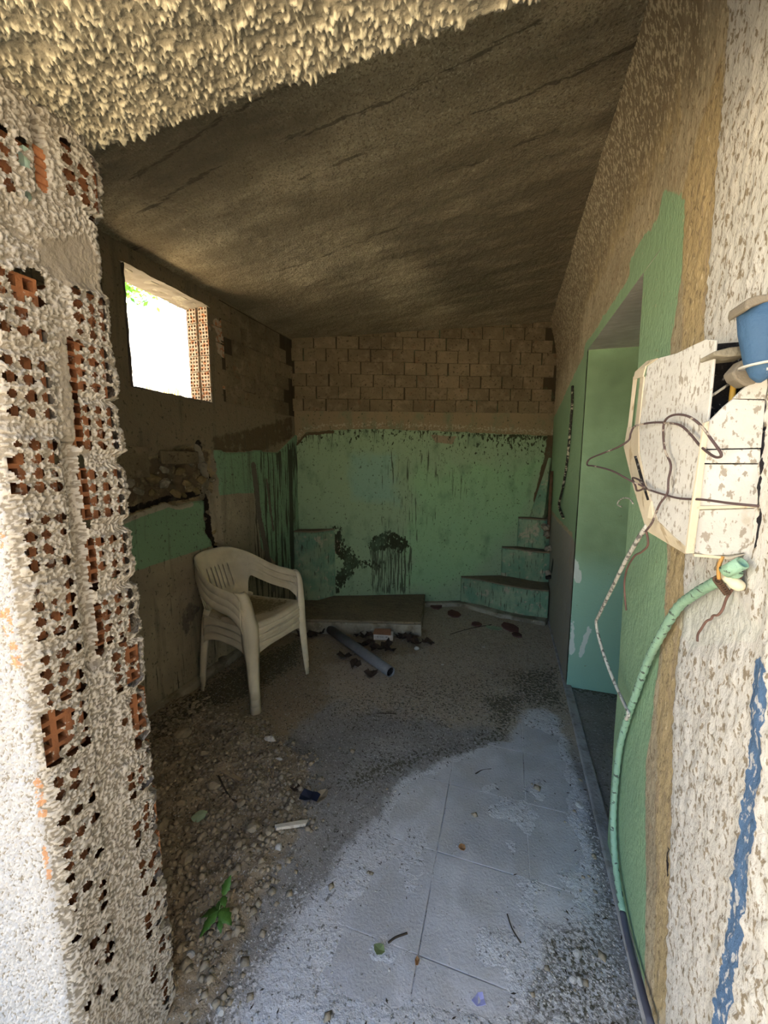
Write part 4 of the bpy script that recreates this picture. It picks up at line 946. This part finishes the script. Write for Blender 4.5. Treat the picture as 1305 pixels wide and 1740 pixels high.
# open mouth of the upper pipe stub
m0 = on_y(1232, 972, .775); m1 = on_y(1262, 956, .755)
st = empty('pipe_stub', tuple(m0)); tag(st, 'short open mouthed pipe stub with flaking green paint below the box', 'pipe')
def ring(b, a, c_, ro, ri, n=18):
    a = Vector(a); c_ = Vector(c_); t = (c_-a).normalized(); u = t.cross(Vector((0, 0, 1))).normalized(); w = t.cross(u); V = []
    for p, r in ((a, ro), (c_, ro), (c_, ri), (a, ri)):
        for k in range(n): V.append(p+(u*math.cos(2*pi*k/n)+w*math.sin(2*pi*k/n))*r)
    b.add(V, [(i*n+k, i*n+(k+1) % n, ((i+1) % 4)*n+(k+1) % n, ((i+1) % 4)*n+k) for i in range(4) for k in range(n)]); return b
b = ring(MB(), m0, m1, 0.0105, 0.0082); part(b, 'stub', M['hose'], st, True)
b = MB(); b.tube([tuple(m0+(m1-m0)*0.25), tuple(m0+(m1-m0)*0.3)], 0.0084, 12); part(b, 'inner', M['black'], st)  # black plug stands in for the shade inside the mouth
# cream connector, rusty spring, copper wire
cn = empty('cream_connector', tuple(on_y(1240, 985, .79))); tag(cn, 'cream plastic connector lodged under the pipe stub', 'connector')
b = MB(); b.tube(curve([tuple(on_y(1226, 972, .80)), tuple(on_y(1240, 985, .79)), tuple(on_y(1252, 993, .785)), tuple(on_y(1262, 1000, .785))], 4), [.006]*2+[.0085]*4+[.0105]*3+[.010]*2+[.008, .005], 12); part(b, 'body', M['cream'], cn, True)
b = MB(); p0, p1 = on_y(1217, 984, .79), on_y(1236, 1008, .79)
hel = [tuple(p0+(p1-p0)*i/60+0.0045*np.array([math.cos(i*0.8), 0.4*math.sin(i*.8), math.sin(i*0.8)])) for i in range(61)]
b.tube(hel, 0.0022, 5); o = b.build('rusty_spring', M['rust'], None, True); tag(o, 'rusty spring coil stuck to wall under the cream connector', 'spring')
wire('copper_wire', [tuple(on_y(*q, .785)) for q in [(1228, 945), (1222, 960), (1221, 975), (1222, 984)]], 0.0030, M['copper'], 'short orange copper wire dropping from the box bottom edge', 'wire')
wire('twisted_wire', [tuple(on_x(*q, .385)) for q in [(1262, 975), (1250, 992), (1240, 1008), (1234, 1018), (1228, 1035), (1220, 1045), (1212, 1046), (1208, 1052), (1200, 1056), (1192, 1068), (1186, 1078), (1185, 1090)]], 0.0022, M['wire_rust'], 'thin kinked brown wire hanging below the spring coil', 'wire')
# pale cable from the box to the hose
wire('pale_cable', [tuple(on_x(*q)) for q in [(1100, 893, .30), (1085, 915, .30), (1062, 955, .31), (1040, 1000, .32), (1018, 1045, .33), (1013, 1060, .335), (1022, 1100, .345), (1040, 1150, .36), (1058, 1190, .37), (1068, 1212, .372), (1064, 1222, .372)]], 0.0052, M['cable_white'], 'pale flaking cable bowing out from the box to the green hose', 'cable')
wire('brown_wire', [tuple(on_x(*q)) for q in [(1098, 900, .30), (1101, 925, .305), (1090, 938, .31), (1078, 945, .315), (1066, 965, .32), (1061, 990, .325), (1062, 1015, .33), (1064, 1037, .33)]], 0.0024, M['wire_rust'], 'brown wire dangling beside the pale cable', 'wire')
# long looping dark wire
def pw(x, y, off): return tuple(onbox(x, y, off=off))
lw = [pw(1290, 860, .0), pw(1240, 855, .02), pw(1195, 849, .02), pw(1150, 846, .012), pw(1105, 833, .012), pw(1097, 828, .012), pw(1090, 818, .01), pw(1075, 812, .01), pw(1080, 826, .012), pw(1083, 834, .012), pw(1095, 828, .015), pw(1088, 818, .015)]
wire('long_box_wire', lw, 0.0020, M['wire_dark'], 'straight dark wire strung across the box face with tangled left end', 'wire')
lw = [pw(1096, 828, .02), pw(1070, 816, .03), pw(1040, 800, .04), pw(1010, 792, .045), pw(998, 790, .045), pw(1002, 780, .045), pw(1025, 770, .04), pw(1050, 760, .035), pw(1068, 748, .025), pw(1072, 735, .02), pw(1080, 724, .016), pw(1110, 718, .012), pw(1140, 719, .012), pw(1158, 724, .012), pw(1175, 740, .013), pw(1190, 758, .016), pw(1210, 774, .022), pw(1222, 777, .025), pw(1225, 770, .027), pw(1210, 748, .03), pw(1190, 722, .03), pw(1168, 707, .028), pw(1145, 705, .025), pw(1130, 715, .02), pw(1127, 735, .016), pw(1130, 765, .012), pw(1140, 790, .012), pw(1136, 815, .012), pw(1134, 838, .012), pw(1122, 855, .012), pw(1115, 870, .012), pw(1108, 888, .012), pw(1097, 903, .012)]
wire('looping_wire', lw, 0.0021, M['wire_dark'], 'thin dark wire looping in large curls in front of the box', 'wire')
wire('curled_wire', [tuple(on_x(*q, .33)) for q in [(1076, 856), (1070, 848), (1060, 846), (1051, 852), (1050, 858), (1056, 861)]], 0.0020, M['cable_white'], 'small pale curled wire poking out left of the box', 'wire')
# black cable on the far part of the wall
wire('wall_cable', [tuple(on_x(*q, .385)) for q in [(973, 656), (972, 690), (968, 740), (963, 790), (955, 835), (950, 855), (952, 868), (957, 880)]], 0.0085, M['wire_black'], 'black peeling cable stapled to the far right wall beyond the doorway', 'cable')

# ------------------------------------------------------------------ things lying on the floor
def fz(x, y): return float(floor_h(np.array([[x]]), np.array([[y]]))[0, 0])
def at(x, y, up=0.0): p = on_z(x, y, 0.01); return Vector((p[0], p[1], fz(p[0], p[1])+up))
# grey pipe
pa = at(561, 1076); pb_ = at(664, 1150); R_ = 0.034; pa.z = pb_.z = R_+0.008
gp = empty('plastic_pipe', (pb_.x, pb_.y, 0)); tag(gp, 'dark grey plastic pipe lying on the floor in front of the platform', 'pipe')
b = ring(MB(), pa, pb_, R_, R_-0.004, 28); part(b, 'tube', M['pvc'], gp, True)
b = MB(); b.tube([pa.lerp(pb_, 0.02), pa.lerp(pb_, 0.985)], R_-0.0043, 24, False); part(b, 'bore_shade', M['black'], gp, True)  # inner tube added in black, shade of the pipe's inside put into its colour
# flattened carton
cp = at(651, 1088); cr = empty('cardboard_carton', (cp.x, cp.y, cp.z), 0.20); tag(cr, 'small torn carton with white side and brown top lying by the platform', 'carton')
b = MB(); b.box((-0.075, 0.0, 0.002), (0.075, 0.075, 0.045)); bevel(b.build('carton_body', M['card_white'], cr), 0.002, 1)
b = MB(); b.add([(-0.08, -0.004, 0.050), (0.06, -0.004, 0.047), (0.055, 0.08, 0.062), (-0.075, 0.08, 0.058)], [(0, 1, 2, 3)]); solid(b.build('flap', M['card_brown'], cr), 0.002)
b = MB()
for i in range(13): b.box((-0.065+i*0.0085, -0.0012, 0.022), (-0.065+i*0.0085+random.uniform(.002, .005), -0.0004, 0.036))
for i in range(9): b.box((-0.06+i*0.012, -0.0012, 0.011), (-0.06+i*0.012+0.008, -0.0004, 0.013))
b.build('print', M['ink'], cr)

def rock(name, px, s, mat, label=None, cat='stone', flat=0.6, group=None, sd=0, rz=0.0, up=0.0, loc=None):
    r = random.Random(sd*7+int(px[0])); bm = bmesh.new(); bmesh.ops.create_icosphere(bm, subdivisions=2, radius=1)
    ax = [Vector((r.uniform(-1, 1), r.uniform(-1, 1), r.uniform(-1, 1))).normalized() for _ in range(7)]; cutd = [r.uniform(.55, .85) for _ in range(7)]
    for v in bm.verts:
        for a_, d_ in zip(ax, cutd):
            q = v.co.dot(a_)
            if q > d_: v.co -= a_*(q-d_)
        v.co = Vector((v.co.x*s[0], v.co.y*s[1], v.co.z*s[2]))
    me = bpy.data.meshes.new(name); bm.to_mesh(me); bm.free(); o = link(name, me, mat)
    p = loc or at(*px); o.location = (p.x, p.y, p.z+s[2]*0.6+up); o.rotation_euler = (0, 0, rz); tag(o, label, cat, group); return o
rock('white_stone', (460, 1264), (.034, .018, .014), M['stone_white'], 'chunky white plaster lump on the dirt below the chair legs', rz=.1)
rock('white_stone', (474, 1296), (.022, .008, .007), M['stone_white'], 'thin white chip lying just below the chunky plaster lump', sd=2, rz=.2)
rock('white_stone', (708, 1103), (.020, .018, .016), M['stone_white'], 'bright white pebble right of the carton by the platform', sd=3)
rock('white_stone', (474, 1450), (.014, .013, .012), M['stone_white'], 'round white stone below the pale wooden stick', sd=4)
rock('white_stone', (984, 1368), (.018, .017, .010), M['stone_white'], 'flat pale stone at tile joint beside the threshold', sd=5)
rock('white_stone', (981, 1620), (.013, .011, .008), M['stone_white'], 'pale oval stone on gravel at lower right', sd=6)
rock('white_stone', (974, 1665), (.011, .008, .008), M['stone_white'], 'left one of two white stones on the lower right gravel', sd=7)
rock('white_stone', (986, 1668), (.009, .010, .008), M['stone_white'], 'right one of two white stones on the lower right gravel', sd=8)
rock('white_stone', (325, 1645), (.014, .012, .010), M['stone_white'], 'grey white stone in the dirt below the green nettle', sd=9)
rock('white_stone', (375, 1727), (.012, .010, .009), M['stone_white'], 'white stone at the very bottom edge of the dirt', sd=10)
rock('green_plaster_chip', (338, 1405), (.034, .026, .006), M['stone_green'], 'pale green painted plaster chip lying in the dirt', 'plaster chip', sd=11, rz=.8)
rock('white_stone', (752, 1129), (.012, .009, .006), M['stone_white'], 'tiny white chip alone on the mid floor right of the pipe mouth', sd=12)
rock('white_stone', (822, 1099), (.016, .008, .004), M['stone_white'], 'flat white chip on the floor in front of the far clay shards', sd=13)
for k, (x, y, s) in enumerate([(365, 1352, .030), (312, 1262, .045), (410, 1380, .022), (430, 1428, .022), (295, 1340, .022), (320, 1475, .030), (350, 1300, .025), (440, 1232, .014), (360, 1237, .016), (404, 1228, .012), (400, 1310, .02), (275, 1420, .03), (330, 1545, .02), (405, 1460, .018), (285, 1500, .022), (458, 1430, .02), (300, 1580, .015), (345, 1440, .02), (385, 1420, .018), (310, 1380, .02)]):
    rock('clod', (x, y), (s, s*.8, s*.5), M['stone_brown'], {0: 'rounded tan clod of earth beside the upper tan stick', 1: 'largest brown clod, half buried in the dirt near the kerb end', 2: 'grey brown clod right of the bent dark twig', 12: 'brown clod of earth left of the nettle'}.get(k, 'small brown clod of earth half sunk in the dirt heap' if y > 1290 else 'small clod on the dark dirt between kerb and chair legs'), 'clod', group='clods in the dirt heap', sd=20+k, rz=k)

def stick(name, a, b_, w, h, mat, label, cat='stick'):
    A_ = at(*a); B_ = at(*b_); d = (B_-A_); L_ = d.length; th = math.atan2(d.y, d.x)
    b = MB(); b.prism([(0, -w/2), (L_*0.35, -w/2*1.1), (L_, -w/2*0.8), (L_*0.97, w/2), (L_*.1, w/2)], 0.0, h)
    o = b.build(name, mat); o.location = (A_.x, A_.y, min(A_.z, B_.z)+0.004); o.rotation_euler = (0, -math.atan2(B_.z-A_.z, L_), th); bevel(o, 0.002, 2); tag(o, label, cat); return o
stick('wood_stick', (524, 1405), (467, 1424), 0.018, 0.012, M['wood_pale'], 'pale whitish split wooden stick at the dirt edge')
stick('wood_stick', (378, 1322), (422, 1343), 0.016, 0.010, M['wood_brown'], 'weathered tan stick lying on the brown dirt heap')
stick('wood_stick', (318, 1280), (340, 1272), 0.010, 0.007, M['wood_brown'], 'tiny tan splinter near the kerb end on the dirt heap')

def litter_piece(name, px, pts, mat, label, cat, rz=0, th=0.0015, curl=0.006, up=0.003):
    p = at(*px); n = len(pts); V = [(0, 0, 0)]+[(x, y, random.uniform(0, curl)) for x, y in pts]
    b = MB(); b.add(V, [(0, i+1, (i+1) % n+1) for i in range(n)]); o = b.build(name, mat); o.location = (p.x, p.y, p.z+up); o.rotation_euler = (0, 0, rz); solid(o, th); tag(o, label, cat); return o
def blob(r, n=8, j=.25, sx=1.0): return [(sx*r*math.cos(2*pi*i/n)*random.uniform(1-j, 1+j), r*math.sin(2*pi*i/n)*random.uniform(1-j, 1+j)) for i in range(n)]
clay = [((742, 1032), .055, 'reddish clay shard nearest the platform corner'), ((772, 1045), .055, 'long reddish clay shard right beside the platform corner shard'), ((810, 1062), .045, 'round reddish clay shard in the middle of the back floor'), ((866, 1068), .06, 'large reddish clay shard in front of the corner steps'), ((878, 1080), .04, 'smaller reddish clay shard tipped against the large one by the corner steps')]
for k, (q, r, lb) in enumerate(clay):
    p = at(*q); n = 7; pts = blob(r, n, .22, 1.5 if k in (1, 3) else 1.0)
    b = MB(); b.prism(pts, 0, 0.012); o = b.build('clay_shard', M['terracotta']); o.location = (p.x, p.y, p.z+0.002); o.rotation_euler = (0.04, 0.03, [-0.2, -0.9, 0.2, -0.75, 0.3][k]); bevel(o, 0.003, 2); tag(o, lb, 'clay shard')
litter_piece('cloth_scrap', (527, 1362), blob(.030, 9, .3, 1.4), M['cloth_blue'], 'dark blue crumpled scrap in the dirt near the pale stick', 'scrap', .4, curl=.02)
litter_piece('dry_leaf', (545, 1356), blob(.026, 9, .3, 1.5), M['wood_brown'], 'curled tan dry leaf lying against the dark blue scrap', 'leaf', .7, curl=.022)
litter_piece('dry_leaf', (503, 1345), blob(.020, 9, .3), M['leaf_dry'], 'dark rusty crumpled leaf above the dark blue scrap', 'leaf', .2, curl=.015)
litter_piece('wrapper', (815, 1694), blob(.013, 8, .3, 1.3), M['paper_lilac'], 'lilac plastic wrapper scrap on the gravel at bottom', 'wrapper', .4, curl=.006)
litter_piece('green_leaf', (645, 1612), blob(.016, 7, .3), M['leaf_olive'], 'small olive green leaf lying on the pale floor', 'leaf', curl=.01)
litter_piece('orange_leaf', (709, 1629), blob(.010, 7, .3, .8), M['leaf_orange'], 'small orange brown leaf on the pale floor', 'leaf', curl=.01)
litter_piece('orange_leaf', (785, 1438), blob(.013, 7, .3), M['leaf_orange'], 'tan crumpled leaf in the middle of the swept tiles', 'leaf', curl=.01)
litter_piece('pale_shard', (840, 1068), blob(.05, 7, .2, 1.5), M['stone_green'], 'pale greenish flat shard between the two larger clay shards', 'shard', -.2, curl=.004)
def twig(px, lab, r=0.0022):
    P = [at(*q, up=0.005) for q in px]; b = MB(); b.tube(curve(P, 4), r, 5); o = b.build('twig', M['twig'], None, True); tag(o, lab, 'twig')
twig([(660, 1600), (672, 1590), (692, 1582)], 'short dark twig above the small olive leaf', .003)
twig([(372, 1335), (390, 1365), (405, 1378)], 'dark bent twig under the tan stick on the dirt heap', .0035)
twig([(765, 1078), (800, 1068), (835, 1062)], 'thin dark twig crossing the round clay shard', .003)
twig([(640, 1212), (672, 1212)], 'thin dark twig lying on the mid floor below the pipe', .0025)
twig([(862, 1550), (870, 1575), (885, 1600)], 'dark twig pointing into the gravel at lower right', .002)
twig([(835, 1240), (850, 1330), (905, 1300)][:0] or [(808, 1312), (820, 1305), (835, 1303)], 'small dark twig on the swept tiles', .003)

# brown leaves heaped at the foot of the platform
spots = [(520, 1075), (530, 1082), (545, 1078), (508, 1068), (520, 1060), (595, 1072), (610, 1078), (620, 1084), (628, 1095), (640, 1104), (655, 1100), (676, 1080), (684, 1085), (692, 1078), (700, 1088), (706, 1096), (726, 1093), (632, 1082), (660, 1106), (615, 1100), (670, 1074), (606, 1066), (512, 1080), (538, 1068), (632, 1146), (586, 1118), (604, 1130)]
def leafmesh(s):
    V = [(0, 0, 0)]; n = 10; r_ = random.Random(s)
    for i in range(n):
        a_ = 2*pi*i/n; rr_ = (.032 if i % 2 else .048)*r_.uniform(.7, 1.2); V.append((rr_*math.cos(a_)*1.3, rr_*math.sin(a_), r_.uniform(-.004, .034)))
    return faces_mesh('dry_leaf', V, [(0, i+1, (i+1) % n+1) for i in range(n)])
LM = [leafmesh(s) for s in range(5)]
for m_ in LM: m_.materials.append(M['leaf_dry'])
for k, q in enumerate(spots):
    p = at(*q); o = link('dry_leaf', LM[k % 5]); o.location = (p.x, p.y, p.z+0.006+0.01*random.random()); o.rotation_euler = (random.uniform(-.3, .3), random.uniform(-.3, .3), random.uniform(0, 6)); solid(o, .0015)
    tag(o, 'crumpled dark leaf beside the chair end of the grey pipe' if q[0] < 560 else 'crumpled dark leaf lying beside the grey pipe, clear of the heap' if q[1] > 1110 else 'crumpled dark brown leaf heaped on the left side of the carton' if q[0] < 640 else 'crumpled dark brown leaf heaped right of the carton along the platform' , 'leaf', 'brown leaves along the platform foot')

# nettle seedling
npos = at(372, 1600); nt = empty('nettle_plant', tuple(npos)); nt.scale = (.72, .72, .55); tag(nt, 'small bright green nettle plant growing from the dirt heap', 'plant')
stem = [Vector((0, 0, 0)), Vector((0.002, 0.01, 0.05)), Vector((-0.002, 0.015, 0.10)), Vector((0.004, 0.03, 0.16))]
b = MB(); b.tube(curve(stem, 4), 0.0018, 6); b.build('stem', M['leaf_olive'], nt, True)
def leaf(base, dirv, L_, W_, droop):
    d = Vector(dirv).normalized(); sd = d.cross(Vector((0, 0, 1))).normalized(); V = []; Fs = []; n = 9
    for i in range(n):
        t = i/(n-1); w = W_*math.sin(pi*min(1, t**0.75))*(1+0.16*(1 if i % 2 else -1)); c_ = Vector(base)+d*L_*t-Vector((0, 0, droop*t*t*L_))
        V += [c_-sd*w+Vector((0, 0, .12*w)), c_-Vector((0, 0, 0.1*w)), c_+sd*w+Vector((0, 0, .12*w))]
    for i in range(n-1):
        for k in (0, 1): Fs.append((i*3+k, i*3+k+1, (i+1)*3+k+1, (i+1)*3+k))
    me = faces_mesh('leaf', V, Fs, True); o = link('leaf', me, M['leaf_green'], nt); solid(o, .0006)
leaf(stem[2], (-.35, -.9, -.15), .085, .020, .5); leaf(stem[2], (.8, -.2, .0), .075, .023, .35); leaf(stem[2], (-.9, -.35, -.1), .075, .016, .5)
leaf(stem[3], (.05, .6, .7), .075, .019, .0); leaf(stem[2], (-.6, .6, .1), .04, .012, .3); leaf(stem[3], (.5, -.4, .1), .045, .014, .3); leaf(stem[1], (.7, -.7, .0), .04, .011, .6)

# ---- uncountable grit, gravel and plant litter
def scatter(name, n, dens, smin, smax, mat, kind, seed, label, flat=0.6):
    r = np.random.default_rng(seed); X_ = r.uniform(-1.78, 0.37, n*12); Y_ = r.uniform(0.42, 3.5, n*12)
    d = dens(X_, Y_)*(1-inside(pp, X_, Y_, .001))*(Y_ < 3.05+0.29*(X_+1.82)+0.0)*((X_ > -0.70) | (Y_ > 0.64)); k = np.nonzero(r.random(X_.shape) < d)[0][:n]; X_, Y_ = X_[k], Y_[k]; m = len(X_); Z_ = floor_h(X_, Y_)
    if kind == 'stone':
        T = np.array([(1, 0, 0), (-1, 0, 0), (0, 1, 0), (0, -1, 0), (0, 0, 1), (0, 0, -1)], float)
        Q = np.array([(0, 2, 4), (2, 1, 4), (1, 3, 4), (3, 0, 4), (2, 0, 5), (1, 2, 5), (3, 1, 5), (0, 3, 5)])
    else:
        T = np.array([(-1, 0, 0), (0, .3, .1), (1, 0, .25), (0, -.3, .1)], float); Q = np.array([(0, 3, 1), (3, 2, 1)])
    a = r.uniform(0, 2*pi, m); s = smin+(smax-smin)*r.random(m)**3
    V = T[None]*(s[:, None, None])*r.uniform(.65, 1.25, (m, len(T), 1)); V[..., 2] *= flat
    c_, s_ = np.cos(a)[:, None], np.sin(a)[:, None]
    x, y = V[..., 0]*c_-V[..., 1]*s_, V[..., 0]*s_+V[..., 1]*c_
    V = np.stack([x+X_[:, None], y+Y_[:, None], V[..., 2]+Z_[:, None]+(s*flat*0.35)[:, None]+0.0006], -1)
    Fq = (Q[None]+(np.arange(m)*len(T))[:, None, None]).reshape(-1, 3)
    o = link(name, npmesh(name, V.reshape(-1, 3), Fq, smooth=False), mat); tag(o, label, name.split('_')[-1], kind='stuff'); return o
mnd = lambda X_, Y_: inside(MOUND, X_, Y_, 0.1)
patch = lambda X_, Y_: inside(CLEAN, X_, Y_, 0.12)
rightg = lambda X_, Y_: inside([tuple(on_z(*q)[:2]) for q in [(960, 1380), (1010, 1370), (1120, 1740), (880, 1740), (930, 1600), (1000, 1560)]], X_, Y_, 0.06)
scatter('white_grit', 9000, lambda X_, Y_: np.clip(0.05+0.55*np.exp(-(Y_-0.45)/0.30)*(1-mnd(X_, Y_)*.7)+0.06*patch(X_, Y_)+1.0*rightg(X_, Y_), 0, 1), .0010, .0048, M['stone_white'], 'stone', 3, 'loose white plaster grit strewn over the floor')
scatter('brown_gravel', 7500, lambda X_, Y_: np.clip(0.9*mnd(X_, Y_)+0.003+0.05*rightg(X_, Y_), 0, 1), .002, .017, M['stone_brown'], 'stone', 4, 'loose earth crumbs and pebbles over the dirt heap')
scatter('plant_litter', 11000, lambda X_, Y_: np.clip((0.22+0.35*sst(1.3, 2.0, Y_)+0.5*inside([(-0.6, 1.4), (0.3, 1.9), (0.38, 2.6), (-0.8, 2.2)], X_, Y_, .15))*(1-.75*patch(X_, Y_)), 0, 1)*0.9, .002, .010, M['twig'], 'bit', 5, 'dry plant crumbs and dark specks scattered over the floor', 0.5)

# ------------------------------------------------------------------ outside the window
HX, HY = np.meshgrid(np.linspace(0, 1, 60), np.linspace(-4, 9, 120), indexing='ij')
hx = -4.2-HX*5-0.5*fbm(HY*1.2, HX*4, 3, 61); hz = -0.2+HX**0.8*5.5+0.4*fbm(HY*1.5, HX*5, 3, 62)
o = link('hillside', npmesh('hillside', np.stack([hx, HY, hz], -1).reshape(-1, 3), lattice(*HX.shape, flip=True)), M['rock']); tag(o, kind='structure')
def foliage(name, c_, ext, n, s, mat, label, cat, seed, blade=False):
    r = np.random.default_rng(seed); C = np.array(c_)+r.normal(0, 1, (n, 3))*np.array(ext)
    T = np.array([(-1, 0, 0), (0, .45, .1), (1, 0, 0), (0, -.45, .1)]); V = np.repeat(T[None], n, 0)*s*r.uniform(.6, 1.3, (n, 1, 1))
    q = r.normal(0, 1, (n, 3, 3)); q, _ = np.linalg.qr(q)
    if blade: V = np.stack([V[..., 1]*.12, V[..., 0]*.3, np.abs(V[..., 0])*1.0+V[..., 0]*.9], -1)
    else: V = np.einsum('nij,nkj->nki', q, V)
    V = V+C[:, None, :]; Fq = (np.array([(0, 1, 2, 3)])[None]+(np.arange(n)*4)[:, None, None]).reshape(-1, 4)
    o = link(name, npmesh(name, V.reshape(-1, 3), Fq, smooth=False), mat); tag(o, label, cat); return o
fc = on_x(240, 492, -3.6)
b = MB(); b.tube(curve([(-4.6, fc[1]-0.8, fc[2]+0.7), (-4.0, fc[1]-0.4, fc[2]+0.35), tuple(fc)], 5), 0.012, 6)
br = empty('leafy_branch', tuple(fc)); tag(br, 'leafy green branch hanging outside at the top of the window', 'branch')
part(b, 'twig', M['wood_brown'], br, True)
o = foliage('foliage', fc+np.array([0, -0.1, .10]), (.22, .22, .085), 900, .035, M['leaf_lit'], None, None, 5); o.parent = br; local(o, br); o['kind'] = 'stuff'
gc = on_x(272, 672, -3.3)
ld = MB().prism([(-4.4, gc[1]-0.9), (-3.15, gc[1]-0.7), (-3.05, gc[1]+0.9), (-4.4, gc[1]+1.0)], -0.1, gc[2]-0.13).build('rock_ledge', M['rock']); tag(ld, kind='structure'); bevel(ld, 0.05, 2)
o = foliage('grass_tuft', gc+np.array([0, 0, -0.12]), (.12, .16, .05), 500, .09, M['grass_dry'], 'dry yellow grass tuft seen outside above the window sill', 'grass', 6, True); o['kind'] = 'stuff'
